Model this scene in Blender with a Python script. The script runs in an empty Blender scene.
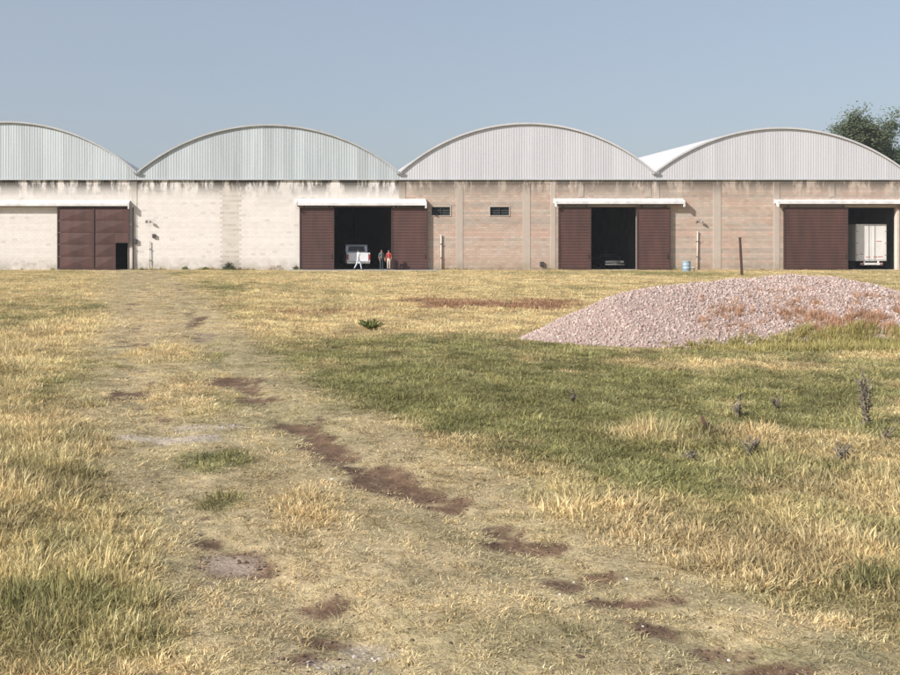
import bpy, bmesh, math, random
import numpy as np
from mathutils import Vector, Matrix

R = math.radians
random.seed(7)
scene = bpy.context.scene
COL = scene.collection

# ------------------------------------------------------------------ camera, sky, sun, exposure
F = 950.0            # focal length in photograph pixels (photograph is 900 wide)
EYE = 1.6            # eye height, metres
VX, VY = 280.0, 251.0
cam_d = bpy.data.cameras.new('camera')
cam = bpy.data.objects.new('camera', cam_d)
COL.objects.link(cam)
cam.location = (0, 0, EYE)
cam.rotation_euler = (R(90), 0, 0)
cam_d.sensor_width = 36
cam_d.lens = 36 * F / 900
cam_d.shift_x = (450 - VX) / 900
cam_d.shift_y = -(337.5 - VY) / 900
cam_d.clip_start = 0.05
cam_d.clip_end = 6000
scene.camera = cam

SUN_AZ, SUN_EL = 61.0, 31.0      # azimuth to the left of the facade's normal, elevation
world = bpy.data.worlds.new('World')
scene.world = world
world.use_nodes = True
wn = world.node_tree
sky = wn.nodes.new('ShaderNodeTexSky')
sky.sky_type = 'NISHITA'
sky.sun_disc = False
sky.sun_elevation = R(SUN_EL)
sky.sun_rotation = R(180 + SUN_AZ)
sky.altitude = 0
sky.air_density = 1.0
sky.dust_density = 3.0
sky.ozone_density = 2.0
bg = wn.nodes['Background']
veil = wn.nodes.new('ShaderNodeMix')        # the same thin milky veil over the whole sky
veil.data_type = 'RGBA'
veil.inputs[0].default_value = 0.7
veil.inputs[7].default_value = (1.66, 1.80, 2.02, 1)
wn.links.new(sky.outputs['Color'], veil.inputs[6])
wn.links.new(veil.outputs[2], bg.inputs['Color'])
bg.inputs['Strength'].default_value = 0.15

sun_d = bpy.data.lights.new('sun', 'SUN')
sun_d.energy = 4.3
sun_d.angle = R(0.6)
sun_d.color = (1.0, 0.95, 0.89)
sun = bpy.data.objects.new('sun', sun_d)
COL.objects.link(sun)
sd = Vector((-math.sin(R(SUN_AZ)) * math.cos(R(SUN_EL)), -math.cos(R(SUN_AZ)) * math.cos(R(SUN_EL)), math.sin(R(SUN_EL))))
sun.location = sd * 60
sun.rotation_euler = sd.to_track_quat('Z', 'Y').to_euler()

vs = scene.view_settings
vs.view_transform = 'Standard'
vs.look = 'None'
vs.gamma = 1
vs.use_curve_mapping = False
vs.exposure = 0.62
scene.cycles.max_bounces = 6
scene.cycles.use_denoising = True

# ------------------------------------------------------------------ helpers
def P(px, py):
    """photograph pixel on the flat ground -> world x, y"""
    y = F * EYE / (py - VY)
    return (px - VX) * y / F, y

def FX(px, y=80.0):
    return (px - VX) * y / F

def FZ(py, y=80.0):
    return EYE + (VY - py) * y / F

def tag(o, label=None, cat=None, group=None, kind=None):
    if label: o['label'] = label
    if cat: o['category'] = cat
    if group: o['group'] = group
    if kind: o['kind'] = kind
    return o

def empty(name, loc, label, cat, group=None, rz=0):
    o = bpy.data.objects.new(name, None)
    COL.objects.link(o)
    o.location = loc
    o.rotation_euler = (0, 0, rz)
    o.empty_display_size = 0.3
    return tag(o, label, cat, group)

def box(bm, x0, x1, y0, y1, z0, z1):
    v = [bm.verts.new(p) for p in ((x0,y0,z0),(x1,y0,z0),(x1,y1,z0),(x0,y1,z0),(x0,y0,z1),(x1,y0,z1),(x1,y1,z1),(x0,y1,z1))]
    return [bm.faces.new([v[i] for i in f]) for f in ((0,3,2,1),(4,5,6,7),(0,1,5,4),(1,2,6,5),(2,3,7,6),(3,0,4,7))]

def prism(bm, pts, a0, a1, axis='x', top_in=None):
    """polygon pts extruded along an axis; pts are (y,z) for x, (x,z) for y, (x,y) for z"""
    def mk(p, a):
        if axis == 'x': return (a, p[0], p[1])
        if axis == 'y': return (p[0], a, p[1])
        return (p[0], p[1], a)
    A = [bm.verts.new(mk(p, a0)) for p in pts]
    B = [bm.verts.new(mk(p, a1)) for p in pts]
    n = len(pts)
    bm.faces.new(A[::-1]); bm.faces.new(B)
    for i in range(n):
        bm.faces.new((A[i], A[(i+1) % n], B[(i+1) % n], B[i]))
    return A, B

def tube(bm, p0, p1, r0, r1=None, n=8, caps=True):
    r1 = r0 if r1 is None else r1
    p0, p1 = Vector(p0), Vector(p1)
    q = (p1 - p0).to_track_quat('Z', 'Y')
    A, B = [], []
    for i in range(n):
        a = 2 * math.pi * i / n
        d = q @ Vector((math.cos(a), math.sin(a), 0))
        A.append(bm.verts.new(p0 + d * r0)); B.append(bm.verts.new(p1 + d * r1))
    for i in range(n):
        bm.faces.new((A[i], A[(i+1) % n], B[(i+1) % n], B[i]))
    if caps:
        bm.faces.new(A[::-1]); bm.faces.new(B)

def lathe(bm, prof, n=20, c=(0, 0)):
    rings = []
    for r, z in prof:
        rings.append([bm.verts.new((c[0] + r*math.cos(2*math.pi*i/n), c[1] + r*math.sin(2*math.pi*i/n), z)) for i in range(n)])
    for a, b in zip(rings, rings[1:]):
        for i in range(n):
            bm.faces.new((a[i], a[(i+1) % n], b[(i+1) % n], b[i]))
    bm.faces.new(rings[0][::-1]); bm.faces.new(rings[-1])

def obj(name, bm, mat, parent=None, org=(0, 0, 0), bevel=0, smooth=False):
    if bevel:
        bmesh.ops.bevel(bm, geom=list(bm.edges), offset=bevel, segments=2, profile=0.5, affect='EDGES', clamp_overlap=True)
    bmesh.ops.recalc_face_normals(bm, faces=bm.faces)
    me = bpy.data.meshes.new(name)
    if any(org):
        bmesh.ops.translate(bm, verts=bm.verts, vec=-Vector(org))
    bm.to_mesh(me); bm.free()
    if smooth:
        for p in me.polygons: p.use_smooth = True
    me.materials.append(mat)
    o = bpy.data.objects.new(name, me)
    COL.objects.link(o)
    if parent: o.parent = parent
    return o

def pyobj(name, V, Fc, mat, parent=None, org=(0, 0, 0), smooth=False):
    V = np.asarray(V, dtype=np.float64) - np.asarray(org)
    me = bpy.data.meshes.new(name)
    me.from_pydata(V.tolist(), [], Fc)
    me.update()
    if smooth:
        me.polygons.foreach_set('use_smooth', [True] * len(me.polygons))
    me.materials.append(mat)
    o = bpy.data.objects.new(name, me)
    COL.objects.link(o)
    if parent: o.parent = parent
    return o

# value noise for placing colour and height
def _h(ix, iy, s):
    n = (ix.astype(np.int64) * 374761393 + iy.astype(np.int64) * 668265263 + s * 974634541) & 0x7fffffff
    n = ((n ^ (n >> 13)) * 1274126177) & 0x7fffffff
    n = (n ^ (n >> 16)) & 0xffff
    return n / 65535.0
def vnoise(x, y, s=0):
    ix, iy = np.floor(x), np.floor(y)
    fx, fy = x - ix, y - iy
    fx = fx * fx * (3 - 2 * fx); fy = fy * fy * (3 - 2 * fy)
    a = _h(ix, iy, s); b = _h(ix + 1, iy, s); c = _h(ix, iy + 1, s); d = _h(ix + 1, iy + 1, s)
    return (a * (1 - fx) + b * fx) * (1 - fy) + (c * (1 - fx) + d * fx) * fy
def fbm(x, y, s=0, o=4):
    t = 0; a = 0.5; w = 0
    for i in range(o):
        t = t + a * vnoise(x + 17.3 * i, y - 9.1 * i, s + i); w += a
        x = x * 2.03; y = y * 2.03; a *= 0.55
    return t / w
def sstep(a, b, v):
    t = np.clip((v - a) / (b - a), 0, 1)
    return t * t * (3 - 2 * t)

# ------------------------------------------------------------------ materials
def new_mat(name):
    m = bpy.data.materials.new(name); m.use_nodes = True
    nt = m.node_tree
    return m, nt, nt.nodes['Principled BSDF']
def N(nt, t, **kw):
    n = nt.nodes.new(t)
    for k, v in kw.items(): setattr(n, k, v)
    return n
def mixc(nt, fac, a, b, mode='MIX'):
    n = nt.nodes.new('ShaderNodeMix'); n.data_type = 'RGBA'; n.blend_type = mode
    for sock, v in ((0, fac), (6, a), (7, b)):
        if hasattr(v, 'is_output'): nt.links.new(v, n.inputs[sock])
        elif isinstance(v, (int, float)): n.inputs[sock].default_value = v
        else: n.inputs[sock].default_value = (*v[:3], 1)
    return n.outputs[2]
def noise_out(nt, vec, scale, detail=4, mscale=None, rough=0.55):
    if mscale:
        mp = N(nt, 'ShaderNodeMapping'); mp.inputs['Scale'].default_value = mscale
        nt.links.new(vec, mp.inputs['Vector']); vec = mp.outputs[0]
    n = N(nt, 'ShaderNodeTexNoise'); n.inputs['Scale'].default_value = scale
    n.inputs['Detail'].default_value = detail; n.inputs['Roughness'].default_value = rough
    nt.links.new(vec, n.inputs['Vector'])
    return n.outputs['Fac']
def mrange(nt, v, a, b, c=0.0, d=1.0):
    n = N(nt, 'ShaderNodeMapRange'); n.inputs[1].default_value = a; n.inputs[2].default_value = b
    n.inputs[3].default_value = c; n.inputs[4].default_value = d
    nt.links.new(v, n.inputs[0]); return n.outputs[0]
def mul(nt, a, b, op='MULTIPLY'):
    n = N(nt, 'ShaderNodeMath', operation=op)
    for i, v in enumerate((a, b)):
        if hasattr(v, 'is_output'): nt.links.new(v, n.inputs[i])
        else: n.inputs[i].default_value = v
    return n.outputs[0]
def bump(nt, b, h, strength=0.3, dist=0.02):
    n = N(nt, 'ShaderNodeBump'); n.inputs['Strength'].default_value = strength; n.inputs['Distance'].default_value = dist
    nt.links.new(h, n.inputs['Height']); nt.links.new(n.outputs[0], b.inputs['Normal'])

def nmat(name, c1, c2, scale=3.0, rough=0.7, bmp=0.0, metal=0.0, mscale=None, world_pos=False, vary=0.0):
    m, nt, b = new_mat(name)
    tc = N(nt, 'ShaderNodeTexCoord')
    vec = N(nt, 'ShaderNodeNewGeometry').outputs['Position'] if world_pos else tc.outputs['Object']
    f = noise_out(nt, vec, scale, 5, mscale)
    f2 = mrange(nt, f, 0.3, 0.7)
    c = mixc(nt, f2, c1, c2)
    if vary:
        oi = N(nt, 'ShaderNodeObjectInfo')
        v = mrange(nt, oi.outputs['Random'], 0, 1, 1 - vary, 1 + vary * 0.6)
        hv = N(nt, 'ShaderNodeHueSaturation'); nt.links.new(c, hv.inputs['Color']); nt.links.new(v, hv.inputs['Value'])
        c = hv.outputs[0]
    nt.links.new(c, b.inputs['Base Color'])
    b.inputs['Roughness'].default_value = rough; b.inputs['Metallic'].default_value = metal
    if bmp: bump(nt, b, f, bmp)
    return m

def wall_mat(name, base=None, stain_top=0.8, grime=(0.07, 0.065, 0.055), low=0.35, blotch=0.35):
    """masonry: colour per block from the mesh, mould running down from the top, splash marks at the foot"""
    m, nt, b = new_mat(name)
    pos = N(nt, 'ShaderNodeNewGeometry').outputs['Position']
    sx = N(nt, 'ShaderNodeSeparateXYZ'); nt.links.new(pos, sx.inputs[0])
    if base is None:
        at = N(nt, 'ShaderNodeAttribute'); at.attribute_name = 'blk'
        c = at.outputs['Color']
    else:
        c = mixc(nt, 0.0, base, base)
    fine = noise_out(nt, pos, 2.2, 6)
    c = mixc(nt, mrange(nt, fine, 0.3, 0.75), c, mixc(nt, blotch, c, (0.36, 0.31, 0.26)), 'MIX')
    streak = noise_out(nt, pos, 1.0, 5, (1.5, 1.0, 0.34), 0.7)
    blot = noise_out(nt, pos, 0.55, 4, (1.0, 1.0, 0.5), 0.6)
    lift = N(nt, 'ShaderNodeMath', operation='ADD'); nt.links.new(streak, lift.inputs[0]); nt.links.new(mrange(nt, blot, .3, .7, -.12, .12), lift.inputs[1])
    run = mul(nt, mrange(nt, lift.outputs[0], 0.40, 0.52), mul(nt, mrange(nt, sx.outputs['Z'], 5.9, 7.2), mrange(nt, sx.outputs['Z'], 5.2, 7.4)))
    c = mixc(nt, mul(nt, run, stain_top), c, grime)
    faint = mul(nt, mrange(nt, noise_out(nt, pos, 0.7, 4, (1.2, 1.0, 0.1)), 0.52, 0.75), low)
    c = mixc(nt, faint, c, (0.33, 0.28, 0.23))
    foot = mul(nt, mrange(nt, noise_out(nt, pos, 1.5, 5), 0.3, 0.6), mrange(nt, sx.outputs['Z'], 1.2, 0.0))
    c = mixc(nt, mul(nt, foot, 0.6), c, (0.22, 0.18, 0.12))
    nt.links.new(c, b.inputs['Base Color'])
    b.inputs['Roughness'].default_value = 0.9
    b.inputs['Specular IOR Level'].default_value = 0.2
    bump(nt, b, noise_out(nt, pos, 25, 4), 0.25, 0.01)
    return m

M = {}
M['white_block'] = wall_mat('whitewashed_block', None, 0.97, (0.06, 0.055, 0.046), 0.12, 0.13)
M['white_mortar'] = wall_mat('whitewashed_mortar', (0.70, 0.655, 0.61), 0.97, (0.06, 0.055, 0.046), 0.12, 0.2)
M['brick'] = wall_mat('clay_block', None, 0.85, (0.085, 0.072, 0.06), 0.42, 0.4)
M['brick_mortar'] = wall_mat('clay_mortar', (0.40, 0.35, 0.31), 0.6, (0.11, 0.095, 0.08), 0.3)
M['pilaster'] = wall_mat('raw_concrete', (0.46, 0.395, 0.345), 0.8, (0.085, 0.072, 0.06), 0.5)
M['pilaster_white'] = wall_mat('painted_concrete', (0.66, 0.62, 0.58), 0.8, (0.075, 0.068, 0.055), 0.2)
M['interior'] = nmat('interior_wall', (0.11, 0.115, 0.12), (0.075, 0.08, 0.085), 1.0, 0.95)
M['slab'] = nmat('concrete_slab', (0.36, 0.34, 0.31), (0.27, 0.25, 0.22), 1.4, 0.9, 0.2, world_pos=True)
M['sheet_grey'] = nmat('weathered_sheet', (0.47, 0.515, 0.54), (0.40, 0.445, 0.475), 0.8, 0.55, 0.0, 0.15, (3, 3, 0.25), True, 0.13)
M['sheet_white'] = nmat('bright_sheet', (0.575, 0.575, 0.61), (0.52, 0.525, 0.56), 0.8, 0.5, 0.0, 0.15, (3, 3, 0.25), True, 0.06)
M['roof'] = nmat('zinc_roof', (0.52, 0.52, 0.53), (0.45, 0.45, 0.46), 0.6, 0.5, 0.0, 0.1, None, True)
M['trim_grey'] = nmat('edge_trim', (0.36, 0.37, 0.38), (0.45, 0.46, 0.47), 1.5, 0.6, 0, 0.2, None, True)
M['trim_white'] = nmat('edge_trim_white', (0.60, 0.60, 0.61), (0.50, 0.50, 0.52), 1.5, 0.6, 0, 0.2, None, True)
M['hood'] = nmat('white_hood', (0.74, 0.725, 0.72), (0.50, 0.49, 0.475), 1.4, 0.6, 0, 0.0, None, True)
M['door'] = nmat('brown_door', (0.105, 0.047, 0.039), (0.062, 0.031, 0.028), 1.1, 0.7, 0.0, 0.0, (1.6, 1, 0.35), True, 0.12)
M['door_dark'] = nmat('brown_frame', (0.060, 0.030, 0.027), (0.048, 0.026, 0.024), 2, 0.65, 0, 0, None, True)
M['dark_steel'] = nmat('dark_steel', (0.03, 0.03, 0.032), (0.05, 0.045, 0.045), 3, 0.6)
M['lamp_grey'] = nmat('faded_grey', (0.26, 0.25, 0.24), (0.2, 0.19, 0.185), 3, 0.6)
M['louvre'] = nmat('louvre', (0.045, 0.05, 0.05), (0.03, 0.034, 0.035), 3, 0.5)
M['pale_pipe'] = nmat('pale_pipe', (0.62, 0.52, 0.46), (0.52, 0.44, 0.38), 4, 0.6)
M['rust'] = nmat('rusty_brown', (0.085, 0.045, 0.035), (0.05, 0.03, 0.027), 8, 0.85, 0.3)
M['blue_drum'] = nmat('blue_drum', (0.20, 0.30, 0.38), (0.28, 0.37, 0.43), 5, 0.45)
M['white_plastic'] = nmat('white_plastic', (0.7, 0.7, 0.68), (0.6, 0.59, 0.56), 5, 0.5)
M['white_paint'] = nmat('white_car_paint', (0.72, 0.73, 0.75), (0.66, 0.67, 0.69), 2, 0.3)
M['box_paint'] = nmat('cargo_box_paint', (0.74, 0.73, 0.72), (0.60, 0.58, 0.56), 1.6, 0.5, 0, 0, (1, 1, 0.4))
M['dark_paint'] = nmat('dark_car_paint', (0.022, 0.027, 0.035), (0.03, 0.035, 0.042), 2, 0.25)
M['chrome'] = nmat('chrome', (0.75, 0.75, 0.76), (0.62, 0.62, 0.63), 4, 0.22, 0, 1.0)
M['glass'] = nmat('car_glass', (0.035, 0.045, 0.05), (0.05, 0.06, 0.065), 2, 0.08)
M['lamp_clear'] = nmat('headlamp', (0.75, 0.76, 0.78), (0.6, 0.6, 0.62), 6, 0.15)
M['lamp_red'] = nmat('tail_lamp', (0.35, 0.02, 0.02), (0.28, 0.02, 0.02), 5, 0.25)
M['red_tape'] = nmat('red_tape', (0.45, 0.10, 0.09), (0.36, 0.09, 0.08), 6, 0.5)
M['rubber'] = nmat('rubber', (0.02, 0.02, 0.02), (0.03, 0.03, 0.03), 8, 0.9)
M['rim'] = nmat('wheel_rim', (0.40, 0.40, 0.41), (0.3, 0.3, 0.31), 5, 0.4, 0, 0.6)
M['skin'] = nmat('skin', (0.32, 0.17, 0.11), (0.27, 0.14, 0.09), 6, 0.6)
M['hair'] = nmat('hair', (0.012, 0.01, 0.009), (0.02, 0.016, 0.014), 20, 0.6)
M['cloth_white'] = nmat('cloth_white', (0.68, 0.69, 0.72), (0.6, 0.62, 0.66), 6, 0.9)
M['cloth_pale'] = nmat('cloth_pale_blue', (0.50, 0.56, 0.64), (0.44, 0.50, 0.58), 6, 0.9)
M['cloth_dark'] = nmat('cloth_dark', (0.035, 0.05, 0.06), (0.05, 0.065, 0.075), 6, 0.9)
M['cloth_grey'] = nmat('cloth_grey', (0.10, 0.12, 0.13), (0.13, 0.15, 0.16), 6, 0.9)
M['cloth_red'] = nmat('cloth_red', (0.38, 0.05, 0.05), (0.30, 0.045, 0.045), 6, 0.9)
M['cloth_tan'] = nmat('cloth_tan', (0.48, 0.40, 0.34), (0.42, 0.35, 0.30), 6, 0.9)
M['shoe'] = nmat('shoe', (0.03, 0.025, 0.02), (0.04, 0.035, 0.03), 9, 0.7)
M['bark'] = nmat('bark', (0.12, 0.095, 0.07), (0.07, 0.055, 0.042), 5, 0.95, 0.5)
M['stump'] = nmat('old_wood', (0.12, 0.07, 0.045), (0.08, 0.05, 0.035), 14, 0.95, 0.4)
M['stalk'] = nmat('dead_stalk', (0.20, 0.17, 0.13), (0.30, 0.25, 0.18), 12, 0.9)
M['dead_leaf'] = nmat('withered_leaf', (0.13, 0.115, 0.095), (0.24, 0.20, 0.15), 9, 0.9)

def leaf_mat(name, c1, c2, trans=0.3, scale=2.0):
    m = bpy.data.materials.new(name); m.use_nodes = True
    nt = m.node_tree; nt.nodes.clear()
    out = N(nt, 'ShaderNodeOutputMaterial')
    pos = N(nt, 'ShaderNodeNewGeometry').outputs['Position']
    c = mixc(nt, mrange(nt, noise_out(nt, pos, scale, 4), 0.3, 0.7), c1, c2)
    d = N(nt, 'ShaderNodeBsdfDiffuse'); t = N(nt, 'ShaderNodeBsdfTranslucent'); mx = N(nt, 'ShaderNodeMixShader')
    nt.links.new(c, d.inputs[0]); nt.links.new(c, t.inputs[0]); mx.inputs[0].default_value = trans
    nt.links.new(d.outputs[0], mx.inputs[1]); nt.links.new(t.outputs[0], mx.inputs[2]); nt.links.new(mx.outputs[0], out.inputs[0])
    return m
M['leaf_grey'] = leaf_mat('grey_green_leaf', (0.085, 0.11, 0.065), (0.14, 0.165, 0.10), 0.3, 1.0)
M['leaf_dark'] = leaf_mat('dark_leaf', (0.045, 0.068, 0.040), (0.075, 0.10, 0.058), 0.25, 1.0)
M['leaf_weed'] = leaf_mat('weed_leaf', (0.13, 0.165, 0.05), (0.21, 0.24, 0.085), 0.3, 6)

def inst_mat(name, trans=0.35, rough_stone=False):
    """colour comes from each scattered point; blades differ a little inside a tuft"""
    m = bpy.data.materials.new(name); m.use_nodes = True
    nt = m.node_tree; nt.nodes.clear()
    out = N(nt, 'ShaderNodeOutputMaterial')
    at = N(nt, 'ShaderNodeAttribute'); at.attribute_type = 'INSTANCER'; at.attribute_name = 'col'
    bv = N(nt, 'ShaderNodeAttribute'); bv.attribute_name = 'bv'
    c = mixc(nt, 1.0, at.outputs['Color'], bv.outputs['Color'], 'MULTIPLY')
    d = N(nt, 'ShaderNodeBsdfDiffuse'); nt.links.new(c, d.inputs[0])
    if rough_stone:
        nt.links.new(d.outputs[0], out.inputs[0])
    else:
        t = N(nt, 'ShaderNodeBsdfTranslucent'); mx = N(nt, 'ShaderNodeMixShader')
        nt.links.new(c, t.inputs[0]); mx.inputs[0].default_value = trans
        nt.links.new(d.outputs[0], mx.inputs[1]); nt.links.new(t.outputs[0], mx.inputs[2]); nt.links.new(mx.outputs[0], out.inputs[0])
    return m
M['blade'] = inst_mat('grass_blade')
M['stone'] = inst_mat('gravel_stone', 0, True)

# ------------------------------------------------------------------ ground: what grows where
LW = np.array([(2.0,.9),(3.86,.39),(4.9,-.2),(6.5,-.72),(8.35,-1.05),(10.6,-1.6),(15,-2.35),(19.2,-3.0),(34.5,-5.4),(52,-7.7),(72,-11.5),(80,-14.5)])
RW = np.array([(2.0,2.2),(3.8,1.76),(4.36,1.6),(5.17,1.38),(6.64,.77),(8.5,.17),(11.5,-.54),(17,-1.36),(31,-2.95),(45,-5.0),(72,-9.2),(80,-12)])
EL = np.array([(2.0,.1),(3.58,-.41),(4.36,-.6),(6.1,-1.09),(10.2,-2.2),(22,-4.2),(40,-7.6),(60,-10.8),(80,-16)])
ER = np.array([(2.0,3.2),(3.72,2.5),(4.36,2.25),(5.26,2.05),(6.1,1.8),(7.64,1.25),(10.2,.55),(15.4,-.2),(31,-2.2),(50,-4.8),(80,-10)])
def ip(t, y): return np.interp(y, t[:, 0], t[:, 1])

def ell(lst, x, y, wob):
    """soft-edged patches given as photograph-measured spots: (px, py, rx, ry, strength)"""
    t = np.zeros_like(x)
    for px, py, rx, ry, s in lst:
        cx, cy = P(px, py)
        wx = rx * cy / F
        wy = max(ry * cy * cy / (F * EYE), 0.08)
        d = np.sqrt(((x - cx) / wx) ** 2 + ((y - cy) / wy) ** 2) + (wob - 0.5) * 2.4
        t = np.maximum(t, s * (1 - sstep(0.6, 1.15, d)))
    return t

BARE = [(125,395,24,8,.95),(232,383,36,6,1),(262,400,26,4,.8),(300,425,30,9,.7),(318,436,22,6,.7),(390,472,34,9,.95),(375,484,46,7,.9),(425,492,26,9,.9),(450,505,20,6,.7),
        (530,545,40,9,.95),(500,530,22,7,.8),(560,585,28,8,.85),(600,575,28,5,.7),(632,600,55,7,.95),(672,628,40,6,.75),(720,650,40,5,.6),(640,618,20,6,.6),
        (235,562,42,20,.85),(205,540,20,10,.6),(320,605,34,10,.7),(230,300,12,3,.5),(205,335,14,6,.75),(196,322,8,8,.7),(330,640,30,8,.6),(400,570,14,5,.4),(760,672,60,6,.7),(300,660,30,8,.6),(190,312,7,6,.5)]
PALE = [(160,438,58,4,1),(205,428,40,3,.85),(372,645,28,7,.7),(330,665,35,6,.45),(545,468,16,4,.5)]
GREEN = [(560,385,260,44,.78),(420,350,180,20,.5),(700,385,260,22,.5),(840,360,110,20,.5),(380,410,90,22,.5),(640,478,70,22,.5),(560,455,80,20,.6),(240,461,62,15,1.1),(226,497,32,15,1.1),
         (225,340,26,10,.4),(60,470,50,14,.4),(70,390,40,30,.35),(50,640,120,40,.35),(30,310,60,14,.3),(865,580,50,12,.7),(700,495,60,14,.5),(820,655,110,16,.5),(190,290,60,8,.35),
         (640,274,120,3,.4),(870,278,60,3,.3),(340,440,70,14,.4),(770,470,90,10,.3),(600,640,130,22,.25),(540,415,200,20,.3)]
TAN = [(720,438,130,11,.75),(430,318,150,15,.55),(450,280,240,6,.35),(30,480,60,40,.35),(40,340,60,30,.3),(25,420,55,24,.35),(305,505,62,50,.7),(170,352,40,12,.55),(190,385,50,24,.4),(760,540,150,50,.6),(860,500,100,30,.5),
       (830,620,120,20,.3),(310,325,110,14,.35),(420,440,70,7,.35),(400,560,70,20,.3),(640,425,60,8,.3),(860,425,70,10,.3)]
RED = [(500,306,95,4,1),(440,302,40,3,.8),(545,304,40,4,.8),(330,312,50,3,.5)]
TALL = [(760,540,170,50,.55),(860,480,120,40,.6),(20,480,70,90,.8),(20,340,60,50,.7),(720,438,130,11,.8),(300,505,50,44,.12),(30,600,110,50,.4),(830,340,150,14,1),(170,352,36,10,.4)]

def field(x, y):
    n1 = fbm(x * .30, y * .22, 3); n2 = fbm(x * 1.1, y * .9, 11); n3 = fbm(x * 3.5, y * 3.0, 23, 3)
    nf = fbm(x * .55 + 40, y * .10, 31)
    wob = n2 * .4 + n3 * .3 + fbm(x * 8, y * 4, 67, 3) * .3
    near = 1 - sstep(14, 34, y)
    e = .55 + .03 * y
    road = sstep(-e * .5, e * .5, x - ip(EL, y) + (n2 - .5) * .9) * sstep(-e * .5, e * .5, ip(ER, y) - x + (n2 - .5) * .9)
    wl = np.exp(-((x - ip(LW, y)) / (.26 + .008 * y)) ** 2); wr = np.exp(-((x - ip(RW, y)) / (.26 + .008 * y)) ** 2)
    wheel = np.maximum(wl, wr) * road
    strip = ell([(300,505,66,56,1),(265,480,50,40,.7),(170,352,44,16,1),(190,388,48,26,.8),(245,460,66,17,1),(228,497,34,16,1)], x, y, n2)
    road0 = road; road = road * (1 - .8 * strip)
    bare = np.clip(ell(BARE, x, y, wob) + wheel * (sstep(.52, .68, n2 * .6 + n3 * .4) * .9), 0, 1)
    hf = fbm(x * 7, y * 5, 83, 3)
    bare = sstep(.30, .60, bare * (.15 + 1.4 * hf))
    pale = ell(PALE, x, y, wob)
    dry = .60 + .22 * (y > 18) + ell(TAN, x, y, n2) - ell(GREEN, x, y, n2) + (n1 - .5) * 1.0 + (n2 - .5) * .8 + (n3 - .5) * .4
    dry = dry + (nf - .5) * 1.1 * sstep(18, 40, y) + (fbm(x * 9, y * 7, 61, 2) - .5) * .7
    dry = np.clip(dry, 0, 1)
    red = ell(RED, x, y, n2)
    tall = np.clip(ell(TALL, x, y, n2) * (.55 + .9 * n2), 0, 1)
    h = .036 + .075 * tall + .025 * n1 + .04 * sstep(12, 40, y) * n2
    h = h * (1 - .66 * sstep(0, .9, road))
    h = h * (1 - .85 * np.clip(np.maximum(bare, pale), 0, 1))
    h = h * (1 - .55 * sstep(70, 79, y))
    h = np.maximum(h, .012)
    dens = (1 - .30 * road * (1 - .4 * n3)) * (1 - .88 * bare) * (1 - .93 * pale)
    dens = dens * (1 - .35 * wheel)
    # colours
    n = lambda a: np.array(a)[None, :]
    w = lambda a: a[:, None]
    G = n((.195, .195, .080)); G2 = n((.335, .305, .15)); D = n((.64, .52, .30)); D2 = n((.53, .415, .23))
    gc = G * (1 - w(n3)) + G2 * w(n3)
    dc = D * (1 - w(n2)) + D2 * w(n2) + n((.06, .05, .02)) * w(nf - .4)
    c = gc * (1 - w(dry)) + dc * w(dry)
    mott = fbm(x * 2.2, y * 1.7, 71, 4)
    c = c * (.82 + .40 * w(sstep(.28, .66, mott)))
    h = h * (.62 + .75 * mott)
    roadc = n((.53, .445, .30)) * (.65 + .7 * w(n3))
    rc = roadc * .62 + c * .38
    c = c * (1 - .75 * w(road)) + rc * .75 * w(road)
    c = c * (1 - .85 * w(red)) + n((.30, .16, .105)) * .85 * w(red) * (.6 + .8 * w(n3))
    h = h * (1 + 1.6 * red * n2)
    soil = n((.165, .108, .074)) * (.45 + 1.1 * w(fbm(x * 11, y * 8, 73, 3))) ; soil_pale = n((.37, .295, .24))
    # what lies under the blades
    under = c * .62 + n((.20, .155, .105)) * .36
    dk = w(np.clip(bare, 0, 1))
    b2 = w(ell([(235,562,36,15,.9),(205,335,14,6,.5)], x, y, wob))
    under = under * (1 - dk) + (soil * (1 - b2) + soil_pale * b2) * dk
    pc = n((.46, .395, .33)) * (.75 + .45 * w(n3))
    under = under * (1 - .8 * w(pale)) + pc * .8 * w(pale)
    return dict(c=c, under=under, h=h, dens=np.clip(dens, 0, 1), dry=dry, road=road0, bare=bare, pale=pale, red=red, tall=tall, wheel=wheel)

def gz(x, y):
    """height of the ground sheet"""
    k = sstep(1.0, 3.0, y) * (1 - sstep(60, 76, y))
    z = (fbm(x * .5, y * .4, 51) - .5) * .10 * k + (fbm(x * 2.4, y * 2.0, 57) - .5) * .035 * k
    r = np.maximum(np.exp(-((x - ip(LW, y)) / .22) ** 2), np.exp(-((x - ip(RW, y)) / .22) ** 2))
    z = z - .03 * r * k * (1 - sstep(20, 40, y))
    return z
def gz1(x, y): return float(gz(np.array([float(x)]), np.array([float(y)]))[0])

def ground_mat():
    m, nt, b = new_mat('field_soil')
    at = N(nt, 'ShaderNodeAttribute'); at.attribute_name = 'gcol'
    pos = N(nt, 'ShaderNodeNewGeometry').outputs['Position']
    f = noise_out(nt, pos, 9, 6, None, .7); f3 = noise_out(nt, pos, 70, 5, None, .75)
    c = mixc(nt, 1.0, at.outputs['Color'], mixc(nt, mrange(nt, f, .3, .7), (.62, .62, .60), (1.3, 1.28, 1.22)), 'MULTIPLY')
    c = mixc(nt, 1.0, c, mixc(nt, mrange(nt, f3, .3, .7), (.5, .5, .5), (1.4, 1.4, 1.4)), 'MULTIPLY')
    nt.links.new(c, b.inputs['Base Color']); b.inputs['Roughness'].default_value = 1.0
    b.inputs['Specular IOR Level'].default_value = .1
    bump(nt, b, f, .8, .03)
    return m
M['ground'] = ground_mat()

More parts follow.
